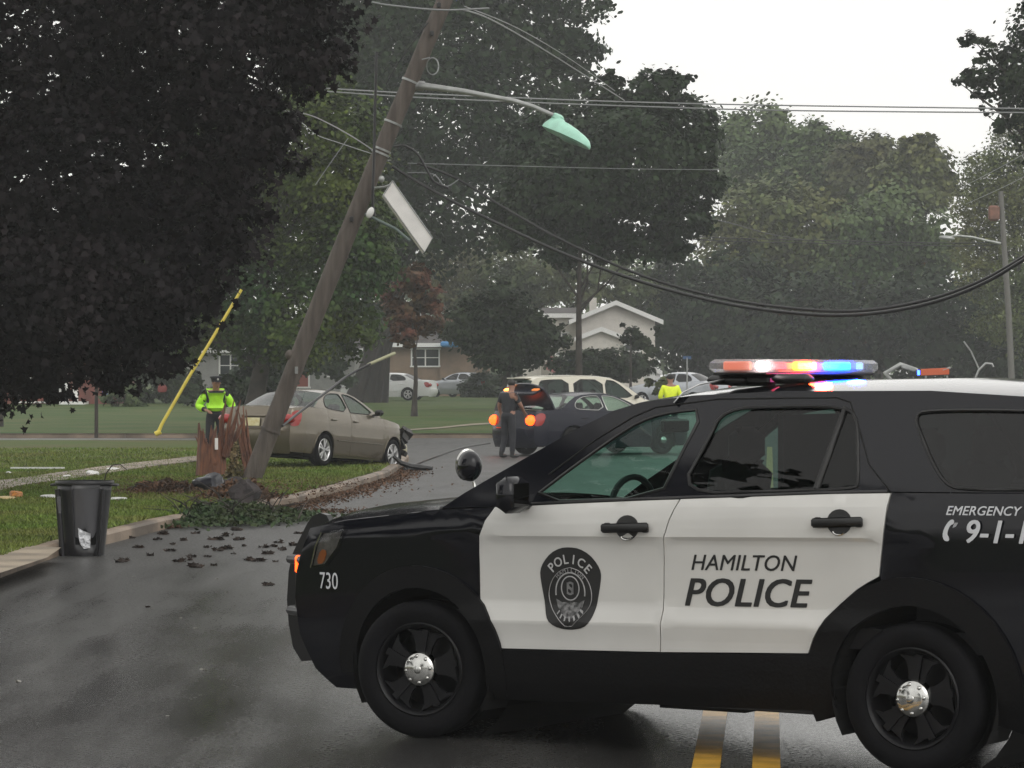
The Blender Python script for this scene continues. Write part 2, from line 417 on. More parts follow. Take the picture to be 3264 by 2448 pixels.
def crown_pts(lobes, n, rng, clump=.28, shell=.55, per=60):
    L = np.array([l[:3] for l in lobes]); Rr = np.array([l[3] if hasattr(l[3], '__len__') else (l[3],) * 3 for l in lobes])
    a = (Rr.prod(axis=1)) ** (2 / 3); a /= a.sum(); nc = max(8, n // per)
    ci = rng.choice(len(L), nc, p=a); D = rng.normal(size=(nc, 3)); D /= np.linalg.norm(D, axis=1, keepdims=True)
    rad = shell + (1 - shell) * rng.random(nc) ** .6
    rr = rng.random(nc) < .20; rad[rr] *= 1.06 + .24 * rng.random(rr.sum())
    C = L[ci] + D * Rr[ci] * rad[:, None]
    k = rng.integers(0, nc, n); cr = Rr[ci].mean(axis=1) * clump * (.6 + .8 * rng.random(nc))
    G = rng.normal(size=(n, 3)) * np.array([1, 1, .62]) * .62
    P = C[k] + G * cr[k][:, None]
    NC = rng.normal(size=(nc, 3)) * .45
    N = D[k] * .75 + NC[k] + rng.normal(size=(n, 3)) * .38 + np.array([0, 0, .6])
    return P, N
def grow_trunk(base, lobes, r0, mat, parent, rng, limbs=8, lean=(0, 0), seg=7, straight=False):
    mb = MB(); base = Vector(base)
    cz = sum(l[2] for l in lobes) / len(lobes); cx = sum(l[0] for l in lobes) / len(lobes); cy = sum(l[1] for l in lobes) / len(lobes)
    zt = max(l[2] for l in lobes); top = Vector((cx * .7 + base.x * .3, cy * .7 + base.y * .3, cz * .55 + zt * .45))
    pts = []; rad = []
    for i in range(seg + 1):
        t = i / seg; p = base.lerp(top, t); w = math.sin(t * math.pi) * r0 * .8
        if straight: p = Vector((base.x + (top.x - base.x) * max(0, t - .55) * 1.6, base.y, p.z))
        else: p.x += w * math.sin(t * 5 + base.x); p.y += w * math.cos(t * 4 + base.x)
        if t == 0: p = base.copy()
        pts.append(p); rad.append(r0 * ((1.0 - t) * .85 + .10) * (1.35 if i == 0 else 1))
    nn = 30 if r0 > .6 else 12
    mb.tube(pts, rad, nn)
    if r0 > .6:
        for q in range(len(pts) * nn):
            i, k = divmod(q, nn); p = Vector(mb.v[q]); c = pts[i]; g = 1 + .10 * math.sin(k * 2.9 + i * .7) + .06 * math.sin(k * 5.3) + (.30 * max(0, math.sin(k * 1.05)) if i == 0 else 0); mb.v[q] = tuple(c + (p - c) * g)
    idx = list(range(len(lobes))); rng.shuffle(idx)
    for j in idx[:limbs]:
        l = Vector(lobes[j][:3]); t = min(.9, max(.22, (l.z - base.z) / max(.1, (top.z - base.z)) * .62)); k = int(t * seg)
        s = pts[k].lerp(pts[min(k + 1, seg)], t * seg - k); m = s.lerp(l, .5) + Vector((0, 0, abs(l.z - s.z) * .15 + .2))
        rr = rad[k] * .42
        mb.tube([s, s.lerp(m, .5) + Vector((rng.normal() * .15, 0, .0)), m, m.lerp(l, .6), l], [rr, rr * .8, rr * .6, rr * .4, rr * .15], 6)
        for q in range(3):
            d = Vector((rng.normal(), rng.normal(), rng.normal() * .6 + .3)); d.normalize()
            R_ = lobes[j][3] if not hasattr(lobes[j][3], '__len__') else lobes[j][3][0]
            a = m.lerp(l, rng.random()); mb.tube([a, a + d * R_ * .45, a + d * R_ * .85 + Vector((0, 0, .1))], [rr * .35, rr * .2, rr * .06], 5)
    return mb.obj('trunk', mat, parent, smooth=50)
M_bark = pm('bark_dark', (.030, .024, .019), .85, var=.4, vscale=4, bump=.7, bscale=12)
M_bark_m = pm('bark_grey', (.060, .052, .045), .85, var=.4, vscale=4, bump=.6, bscale=10)
def leaf_mat(name, c1, c2, rough=.55, sc=.35, isl=.35, sp=.12):
    return pm(name, c1, rough, color2=c2, vscale=sc, island=isl, spec=sp)
M_lf_purple = leaf_mat('leaf_purple', (.0075, .006, .007), (.014, .0105, .0115), .55, .6, .25, .07)
M_lf_dark = leaf_mat('leaf_dark', (.009, .022, .0065), (.017, .031, .009), .5, .25)
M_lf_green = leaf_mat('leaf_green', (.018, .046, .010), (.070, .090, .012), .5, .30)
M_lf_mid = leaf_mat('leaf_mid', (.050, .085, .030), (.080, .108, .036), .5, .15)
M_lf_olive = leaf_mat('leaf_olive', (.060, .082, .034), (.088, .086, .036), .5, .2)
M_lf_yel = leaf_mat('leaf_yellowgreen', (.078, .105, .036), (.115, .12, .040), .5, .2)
M_lf_red = leaf_mat('leaf_red', (.105, .036, .024), (.055, .042, .018), .5, .8)
M_lf_bush = leaf_mat('leaf_bush', (.014, .026, .010), (.026, .038, .015), .5, .8)

def tree(name, label, Y, lobes_px, base_px, r0, n, size, lmat, seed, group=None, cat='tree', shape=LEAF_D, clump=.28, depth=1.0, fold=0.0, limbs=8, bark=None, gz=None, per=60, jit=.5, straight=False):
    rng = np.random.default_rng(seed); sc = Y / F
    lobes = []
    for (px, py, rp) in lobes_px:
        p = W3(px, py, Y); r = rp * sc
        lobes.append((p.x, Y + rng.uniform(-1, 1) * jit * r * 1.6 * depth, p.z, r))
    bx = (base_px - 1632) * sc; gz_ = terr(0, Y) if gz is None else gz
    ym = sum(l[1] for l in lobes) / len(lobes)
    t = empty(name, label, cat, (bx, Y, gz_), 0, group)
    lo = [(l[0] - bx, l[1] - Y, l[2] - gz_, l[3]) for l in lobes]
    grow_trunk((0, 0, -.05), lo, r0, bark or M_bark, t, rng, limbs, straight=straight)
    P, N = crown_pts(lo, n, rng, clump, per=per)
    k = P[:, 2] > .25; P = P[k]; N = N[k]
    cloud_mesh('crown', orient(P, N, size, shape, rng, fold), len(shape), lmat, t)
    return t
# ---------------------------------------------------------------- vehicles
def arc(cx, cz, r, a0, a1, n=14):
    return [(cx + r * math.cos(R(a0 + (a1 - a0) * i / n)), cz + r * math.sin(R(a0 + (a1 - a0) * i / n))) for i in range(n + 1)]
def chaikin(P, it=2, closed=True):
    P = [tuple(p) for p in P]
    for _ in range(it):
        Q = []; n = len(P); rng_ = range(n) if closed else range(n - 1)
        if not closed: Q.append(P[0])
        for i in rng_:
            a, b = P[i], P[(i + 1) % n]
            Q += [tuple(a[k] * .75 + b[k] * .25 for k in range(len(a))), tuple(a[k] * .25 + b[k] * .75 for k in range(len(a)))]
        if not closed: Q.append(P[-1])
        P = Q
    return P
def inside(p, poly):
    x, y = p; c = False; n = len(poly); j = n - 1
    for i in range(n):
        xi, yi = poly[i]; xj, yj = poly[j]
        if (yi > y) != (yj > y) and x < (xj - xi) * (y - yi) / (yj - yi) + xi: c = not c
        j = i
    return c
def densify(P, d, closed=True):
    out = []; n = len(P)
    for i in range(n if closed else n - 1):
        a, b = P[i], P[(i + 1) % n]; L = math.hypot(b[0] - a[0], b[1] - a[1]); k = max(1, int(L / d))
        out += [(a[0] + (b[0] - a[0]) * t / k, a[1] + (b[1] - a[1]) * t / k) for t in range(k)]
    if not closed: out.append(P[-1])
    return out

class Car:
    def __init__(s, root, sp): s.root = root; s.sp = sp
    def W(s, x, z):
        sp = s.sp; b = interp(sp['belt'], x); pl = interp(sp['plan'], x)
        zr = sp.get('rise', 0) * x; kf = 0.0
        if 'prof2' in sp: kf = min(1, max(0, (.36 - x) / .35)) + min(1, max(0, (x - 2.72) / .25))
        def low(zz): return (interp(sp['prof'], zz - zr) * (1 - kf) + (interp(sp['prof2'], zz - zr) * kf if kf else 0)) * pl
        if z <= b + 1e-4:
            sh = sp.get('sh', .03) * max(0, 1 - (b - z) / .09) ** 2
            return low(z) - sh
        wb = low(b) - sp.get('sh', .03) - .008; t = (z - b) / (sp['ztop'] - b); t = max(0, min(1.1, t))
        wr = sp['wroof'] * interp(sp.get('roofplan', [(0, 1), (9, 1)]), x)
        return wb - (wb - wr) * t ** 1.12
    def P(s, x, z, side, off=0.0): return (x, side * (s.W(x, z) + off), z)
    def panel(s, name, poly, side, mat, holes=(), res=.09, off=0.0, rim=.02, parent=None, edge=None, sm=32):
        poly = densify(poly, res); holes = [densify(h, res) for h in holes]
        pts = [Vector(p) for p in poly]; ed = [(i, (i + 1) % len(poly)) for i in range(len(poly))]
        for h in holes:
            k = len(pts); pts += [Vector(p) for p in h]; ed += [(k + i, k + (i + 1) % len(h)) for i in range(len(h))]
        x0, x1 = min(p[0] for p in poly), max(p[0] for p in poly); z0, z1 = min(p[1] for p in poly), max(p[1] for p in poly)
        zlv = sorted(set([z0 + res * (i + .5) for i in range(int((z1 - z0) / res) + 1)] + [q[0] for q in s.sp['prof'] if z0 < q[0] < z1]))
        def near(p):
            for h in [poly] + holes:
                for q in h:
                    if abs(q[0] - p[0]) + abs(q[1] - p[1]) < res * .4: return True
            return False
        x = x0 + res * .5
        while x < x1:
            for z in zlv:
                z_ = z + s.sp.get('rise', 0) * x
                if inside((x, z_), poly) and not any(inside((x, z_), h) for h in holes) and not near((x, z_)): pts.append(Vector((x, z_)))
            x += res * 1.3
        v, e_, f, _, _, _ = geometry.delaunay_2d_cdt(pts, ed, [], 0, 1e-6)
        F_ = []
        for t in f:
            c = (sum(v[i].x for i in t) / len(t), sum(v[i].y for i in t) / len(t))
            if inside(c, poly) and not any(inside(c, h) for h in holes): F_.append(tuple(t) if side < 0 else tuple(reversed(t)))
        V_ = [s.P(p.x, p.y, side, off) for p in v]
        if rim:
            n0 = len(V_)
            for L in [poly] + holes:
                a = [s.P(p[0], p[1], side, off) for p in L]; b = [s.P(p[0], p[1], side, off - rim) for p in L]; m = len(L); k = len(V_)
                V_ += a + b
                for i in range(m):
                    j = (i + 1) % m; F_.append((k + i, k + j, k + m + j, k + m + i))
        o = mesh(name, V_, F_, mat, parent or s.root); auto(o, sm); return o
    def strip(s, name, st, mat, parent=None, n=18, off=0.0, inset=0.0, pw=2.3, sm=35, thick=0):
        """stations (x, z_edge, crown, bow[, y_edge])"""
        vs = []; fs = []
        for k, q in enumerate(st):
            x, z, cr, bow = q[:4]; ye = (q[4] if len(q) > 4 else s.W(x, z)) - inset
            for i in range(n + 1):
                v = -1 + 2 * i / n; g = 1 - abs(v) ** pw
                vs.append((x - bow * (1 - v * v), v * ye, z + cr * g + off))
        for k in range(len(st) - 1):
            for i in range(n):
                a = k * (n + 1) + i; fs.append((a, a + n + 1, a + n + 2, a + 1))
        if thick:
            m = len(vs); vs += [(a, b, c - thick) for a, b, c in vs]; fs += [tuple(reversed([i + m for i in f])) for f in list(fs)]
            K = len(st) - 1
            ring = [i for i in range(n + 1)] + [k * (n + 1) + n for k in range(1, K + 1)] + [K * (n + 1) + i for i in range(n - 1, -1, -1)] + [k * (n + 1) for k in range(K - 1, 0, -1)]
            for i in range(len(ring)):
                a, b = ring[i], ring[(i + 1) % len(ring)]; fs.append((b, a, a + m, b + m))
        o = mesh(name, vs, fs, mat, parent or s.root); auto(o, sm); return o
    def line(s, name, pts, side, r, mat, off=.0, parent=None, flat=1.0, n=6):
        mb = MB(); mb.tube([s.P(p[0], p[1], side, off) for p in densify(pts, .08, False)], r, n, flat=flat); return mb.obj(name, mat, parent or s.root, 60)
    def text(s, name, body, x, z, h, mat, side=-1, shear=0.0, bold=0.0, parent=None, xs=1.0, align='CENTER', off=.004, ang=0.0):
        V_, F_ = text_mesh(body, h, shear, bold, xs, align)
        V2 = []; n0 = max(1, len(V_) // 5) if bold else 10 ** 9
        for iv, (a, b) in enumerate(V_):
            a, b = a * math.cos(ang) - b * math.sin(ang), a * math.sin(ang) + b * math.cos(ang)
            V2.append(s.P(x + a * (-side), z + b, side, off + .0005 * (iv // n0)))
        # text reads left to right when seen from outside: left flank has the nose on the left
        return mesh(name, V2, F_, mat, parent or s.root)
    def wheel(s, x, side, yout, r, w, style='steel', steer=0.0, tilt=0.0, z=None):
        z = r if z is None else z
        mr = MB(); mt = MB(); rr = r * .665
        sg = side
        def Y(d): return sg * (-d)      # d = depth inwards from the tyre's outer face
        mt.lathe([(rr * .96, Y(w)), (rr * 1.1, Y(w * 1.0)), (r * .93, Y(w * .99)), (r * .985, Y(w * .93)), (r, Y(w * .8)), (r, Y(w * .52)), (r * .985, Y(w * .5)), (r, Y(w * .48)), (r, Y(w * .2)), (r * .985, Y(w * .08)), (r * .93, Y(.004)), (r * .86, Y(-.004)), (r * .76, Y(.0)), (rr * 1.03, Y(.012)), (rr, Y(.02))], axis='Y', n=48)
        mr.lathe([(rr * 1.03, Y(.010)), (rr * 1.0, Y(.004)), (rr * .95, Y(.012)), (rr * .90, Y(.05)), (rr * .88, Y(w * .8)), (rr * .3, Y(w * .7)), (.0, Y(w * .7))], axis='Y', n=40)
        face = []
        if style == 'steel':
            for k in range(5):
                a = R(72 * k + 18)
                pr = []
                for (q, da) in ((.30, -34), (.56, -21), (.78, -22), (.93, -29), (.93, 29), (.78, 22), (.56, 21), (.30, 34)):
                    pr.append((q * rr * math.cos(a + R(da)), q * rr * math.sin(a + R(da))))
                mr.prism(pr, .018, ((0, Y(.045), 0), (1, 0, 0), (0, 0, 1), (0, 1, 0)))
                pr = [(.36 * rr * math.cos(a - R(10)), .36 * rr * math.sin(a - R(10))), (.88 * rr * math.cos(a - R(5)), .88 * rr * math.sin(a - R(5))), (.88 * rr * math.cos(a + R(5)), .88 * rr * math.sin(a + R(5))), (.36 * rr * math.cos(a + R(10)), .36 * rr * math.sin(a + R(10)))]
                mr.prism(pr, .012, ((0, Y(.028), 0), (1, 0, 0), (0, 0, 1), (0, 1, 0)))
        else:
            for k in range(5):
                a = R(72 * k + 90)
                for sgn in (-1, 1):
                    pr = [(.16 * rr * math.cos(a), .16 * rr * math.sin(a)), (.30 * rr * math.cos(a + sgn * R(18)), .30 * rr * math.sin(a + sgn * R(18))),
                          (.96 * rr * math.cos(a + sgn * R(17)), .96 * rr * math.sin(a + sgn * R(17))), (.96 * rr * math.cos(a + sgn * R(6)), .96 * rr * math.sin(a + sgn * R(6))), (.45 * rr * math.cos(a + sgn * R(1)), .45 * rr * math.sin(a + sgn * R(1)))]
                    mr.prism(pr, .024, ((0, Y(.022), 0), (1, 0, 0), (0, 0, 1), (0, 1, 0)))
                mr.lathe([(.2 * rr, Y(.012)), (.24 * rr, Y(.03)), (.26 * rr, Y(.06))], axis='Y', n=16)
                mr.lathe([(.0, Y(.010)), (.2 * rr, Y(.012))], axis='Y', n=16)
        wo_ = mr.obj('wheel', M_rimblk if style == 'steel' else M_alloy, s.root, 40)
        ty = mt.obj('tyre', M_tyre, wo_, 50)
        if style == 'steel':
            h = MB(); h.lathe([(.0, Y(-.012)), (.055, Y(-.010)), (.082, Y(.0)), (.094, Y(.020)), (.096, Y(.046))], axis='Y', n=28)
            for k in range(8):
                a = R(45 * k + 14); h.ellip((.066 * math.cos(a), Y(.002), .068 * math.sin(a)), (.013, .013, .013), 8, 6)
            h.ellip((0, Y(-.012), 0), (.022, .006, .022), 12, 6)
            h.obj('hub_cap', M_chrome, wo_, 40)
        else:
            dk = MB(); dk.lathe([(rr * .87, Y(.085)), (.0, Y(.085))], axis='Y', n=24); dk.obj('brake_disc', M_rimblk, wo_)
        wo_.location = (x, side * yout, z); wo_.rotation_euler = (0, R(random.uniform(0, 70)) if style != 'steel' else R(8), steer)
        if tilt: wo_.rotation_euler[0] = tilt
        return wo_

TXT = {}
def text_mesh(body, h, shear=0.0, bold=0.0, xs=1.0, align='CENTER'):
    cu = bpy.data.curves.new('tmp', 'FONT'); cu.body = body; cu.size = 1; cu.shear = shear; cu.space_character = 1 + bold * 1.5; cu.align_x = align; cu.align_y = 'CENTER'; cu.resolution_u = 4
    ob = bpy.data.objects.new('tmp', cu); COL.objects.link(ob)
    dg = bpy.context.evaluated_depsgraph_get(); me = bpy.data.meshes.new_from_object(ob.evaluated_get(dg))
    V_ = [(v.co.x, v.co.y) for v in me.vertices]; F_ = [tuple(p.vertices) for p in me.polygons]
    bpy.data.objects.remove(ob); bpy.data.curves.remove(cu); bpy.data.meshes.remove(me)
    hh = max(v[1] for v in V_) - min(v[1] for v in V_); yc = (max(v[1] for v in V_) + min(v[1] for v in V_)) / 2
    k = h / hh
    if not bold: return [(a * k * xs, (b - yc) * k) for a, b in V_], F_
    VV = []; FF = []
    for dx, dy in ((-bold, -bold * .5), (-bold, bold * .5), (0, 0), (bold, -bold * .5), (bold, bold * .5)):
        n = len(VV); VV += [((a + dx) * k * xs, (b - yc + dy) * k) for a, b in V_]; FF += [tuple(i + n for i in f) for f in F_]
    return VV, FF

def glow_lamp(name, c, d, color, s, parent, rot=None, bev=.012, size=None):
    mb = MB(); mb.box(c, d, rot, bev=bev); return mb.obj(name, emit('lamp_%s_%d' % (name, int(s * 10) + int(color[0] * 7 + color[2] * 3)), color, s), parent)

# ------------------------------------------------ the police utility vehicle in front
th = math.atan2(-.5449, .8386); P0 = Vector((-.490 + .97 * .5449, 16.78 + .97 * .8386, 0))
pol = empty('police_car', 'black and white police utility vehicle with lit light bar across the wet road', 'police car', P0, th)
wr_ = .358; WB = 2.826
SP = dict(rise=.022,
    belt=[(-1.02, .93), (-.91, 1.013), (-.80, 1.065), (-.495, 1.122), (-.186, 1.157), (.12, 1.192), (.466, 1.213), (.657, 1.224), (1.451, 1.271), (2.395, 1.319), (2.711, 1.330), (3.98, 1.345)],
    plan=[(-1.05, .80), (-.98, .86), (-.85, .915), (-.6, .958), (-.2, .988), (.3, 1.0), (3.1, 1.0), (3.5, .985), (3.8, .955), (3.95, .90), (4.0, .86)],
    prof=[(.15, .86), (.30, .925), (.45, .952), (.54, .958), (.605, .968), (.625, .972), (.705, .946), (.73, .945), (.90, .950), (1.005, .957), (1.035, .962), (1.055, .974), (1.10, .973), (1.20, .965), (1.30, .955), (1.5, .93)],
    prof2=[(.15, .86), (.30, .925), (.45, .950), (.60, .962), (.75, .968), (.90, .970), (1.05, .970), (1.15, .967), (1.30, .955), (1.5, .93)],
    ztop=1.82, wroof=.70, sh=.022, roofplan=[(0, 1.0), (2.5, 1.0), (3.9, .93)])
pc = Car(pol, SP)
roofline = [(.12, 1.196), (.252, 1.278), (.548, 1.440), (.858, 1.610), (1.062, 1.708), (1.20, 1.748), (1.5, 1.785), (2.0, 1.808), (2.8, 1.812), (3.3, 1.785), (3.72, 1.73)]
RISE = lambda x, z: (x, z + .022 * x)
fr_edge = [(-.60, .225), (-.73, .32), (-.83, .50), (-.86, .70), (-.845, .84), (-.81, .94), (-.76, 1.03)]
farc = arc(0, wr_, .425, 176, 4, 18)
for side in (-1, 1):
    # front wing
    door_f = [(.461, 1.208), (.416, 1.141), (.382, 1.062), (.370, .974), (.370, .747), (.388, .608), (.420, .49)]
    top = [(x, interp(SP['belt'], x) - .003) for x in (-.76, -.65, -.495, -.34, -.186, 0, .12, .3)]
    wing = fr_edge[:-1] + top + door_f + [(.423, wr_ + .06)] + list(reversed(farc)) + [(-.46, .225)]
    pc.panel('front_wing', wing, side, M_black, res=.07)
    fd = [(.466, 1.211), (.421, 1.141), (.389, 1.062), (.377, .974), (.377, .747), (.395, .608), (.426, .489), (1.0, .504), (1.449, .516), (1.463, .724), (1.468, .935), (1.478, 1.086), (1.507, 1.171), (1.552, 1.272), (1.451, 1.268), (1.0, 1.243), (.657, 1.221)]
    rd = [(1.455, .516), (1.9, .534), (2.276, .548), (2.305, .619), (2.367, .717), (2.42, .77), (2.473, .815), (2.53, .862), (2.588, .898), (2.65, .93), (2.662, 1.018), (2.684, 1.135), (2.706, 1.326), (2.395, 1.316), (1.9, 1.294), (1.560, 1.274), (1.514, 1.171), (1.485, 1.086), (1.474, .935), (1.469, .724)]
    fdo = pc.panel('front_door', fd, side, M_white, res=.055, off=.003)
    rdo = pc.panel('rear_door', rd, side, M_white, res=.055, off=.003)
    qp = [(2.656, .93), (2.668, 1.018), (2.690, 1.135), (2.713, 1.328), (3.0, 1.331), (3.5, 1.338), (3.92, 1.342), (3.975, 1.15), (3.985, .9), (3.985, .62), (3.95, .42), (3.80, .33), (3.50, .30)] + arc(WB, wr_, .44, -4, 107, 16)
    pc.panel('rear_quarter', qp, side, M_black, res=.07)
    sill = [(.43, .22), (1.4, .247), (2.36, .262), (2.41, .34), (2.395, .46), (2.30, .56), (2.27, .543), (1.9, .527), (1.455, .51), (1.0, .498), (.43, .482)]
    pc.panel('sill', sill, side, M_clad, res=.07, off=.012)
    # wheel arch flares
    for cx, a0, a1, ri, ro in ((0, 186, -14, .415, .530), (WB, 196, -16, .43, .565)):
        out = arc(cx, wr_ + .01, ro, a0, a1, 26) + arc(cx, wr_ + .01, ri, a1, a0, 26)
        pc.panel('arch_flare', out, side, M_clad, res=.06, off=.022, rim=.035)
    # glasshouse frame with window openings
    gf = list(roofline) + [(3.85, 1.55), (3.92, 1.348), (3.5, 1.342), (2.711, 1.333), (2.395, 1.322), (1.451, 1.274), (.657, 1.227), (.466, 1.216)]
    wf = chaikin([(.652, 1.240), (.90, 1.43), (1.17, 1.622), (1.28, 1.672), (1.40, 1.70), (1.585, 1.716), (1.50, 1.47), (1.432, 1.276)], 1)
    wr2 = chaikin([(1.535, 1.300), (1.64, 1.55), (1.69, 1.722), (2.05, 1.732), (2.35, 1.731), (2.44, 1.695), (2.485, 1.53), (2.525, 1.37), (2.51, 1.342), (2.1, 1.322)], 2)
    wq = chaikin([(2.80, 1.718), (2.745, 1.69), (2.80, 1.60), (2.90, 1.46), (2.99, 1.365), (3.09, 1.350), (3.4, 1.354), (3.70, 1.365), (3.66, 1.55), (3.58, 1.70), (3.3, 1.720)], 2)
    pc.panel('window_frame', gf, side, M_black, holes=[wf, wr2, wq], res=.08, rim=.03)
    pc.panel('front_window', wf, side, M_gl_front, off=-.012, rim=0)
    pc.panel('rear_window', wr2, side, M_gl_dark, off=-.012, rim=0)
    pc.panel('quarter_window', wq, side, M_gl_black, off=-.006, rim=0)
    for ww in (wf, wr2, wq): pc.line('window_seal', ww + ww[:1], side, .009, M_trim, 0.0)
    pc.line('window_divider', [(2.295, 1.338), (2.33, 1.52), (2.365, 1.73)], side, .016, M_trim, -.008)
    pc.line('door_frame_seam', [(.75, 1.38), (.99, 1.56), (1.18, 1.675), (1.30, 1.725), (1.65, 1.768), (2.31, 1.778), (2.39, 1.755), (2.477, 1.614), (2.56, 1.46), (2.70, 1.335)], side, .0045, M_under, .001)
    pc.line('belt_strip', [(.50, 1.219), (1.451, 1.274), (2.395, 1.321), (2.69, 1.332)], side, .012, M_trim, .004)
    # door handles: oval recess, grab bar, key cap
    for hx, hz, par in ((1.272, 1.128, fdo), (2.452, 1.184, rdo)):
        cup = [(hx + .067 * math.cos(a), hz + .062 * math.sin(a)) for a in [2 * math.pi * i / 20 for i in range(20)]]
        pc.panel('handle_cup', cup, side, M_decal, off=.006, rim=.004, res=.04, parent=par)
        mb = MB(); y = pc.W(hx, hz) + .030
        mb.box((hx, side * y, hz), (.272, .022, .046), rot_axis(-.05, 'Y'), bev=.014)
        for dx in (-.11, .11): mb.box((hx + dx, side * (y - .015), hz - dx * .05), (.03, .035, .032), bev=.006)
        mb.obj('door_handle', M_trim, par, 50)
        MB().tube([(hx + .03 * math.cos(R(a)), side * (y - .018), hz - .045 + .016 * math.sin(R(a))) for a in range(180, 361, 30)], .004, 6).obj('handle_key_cap', M_chrome, par)
    # head lamp
    hl = [(-.73, .862), (-.695, .98), (-.655, 1.05), (-.485, 1.075), (-.525, .975), (-.62, .872)]
    h = pc.panel('headlight', hl, side, glass('lamp_glass', (.75, .75, .75), .05), res=.05, off=.012, rim=.012)
    inn = [(-.715, .872), (-.68, .98), (-.64, 1.045), (-.51, 1.058), (-.545, .975), (-.63, .885)]
    pc.panel('lamp_reflector', inn, side, pm('lamp_inner', (.15, .145, .14), .35, metal=.6, var=.4, vscale=20), res=.05, off=.004, rim=0, parent=h)
    pc.panel('turn_signal', chaikin([(-.69, .885), (-.655, .965), (-.605, .955), (-.635, .885)], 1), side, pm('amber_lens', (.35, .10, .02), .3), res=.04, off=.0085, rim=.003, parent=h)
    pc.line('lamp_edge', [(-.725, .862), (-.69, .975), (-.65, 1.05)], side, .005, M_chrome, .014, parent=h)
    # outside mirror
    mb = MB(); ym = side * (pc.W(.62, 1.24) + .16)
    mb.box((.665, ym, 1.282), (.105, .19, .185), bev=.035); mb.box((.66, ym - side * .11, 1.225), (.06, .16, .035), bev=.012)
    mo = mb.obj('mirror', M_black, pol, 60); MB().box((.718, ym, 1.284), (.006, .14, .12), bev=.002).obj('mirror_glass', M_gl_black, mo)
    # rear lamp
    rl = [(3.80, 1.12), (3.965, 1.10), (3.975, .90), (3.82, .93)]
    pc.panel('tail_light', rl, side, pm('red_lens', (.30, .012, .010), .15, coat=.5), res=.05, off=.006)
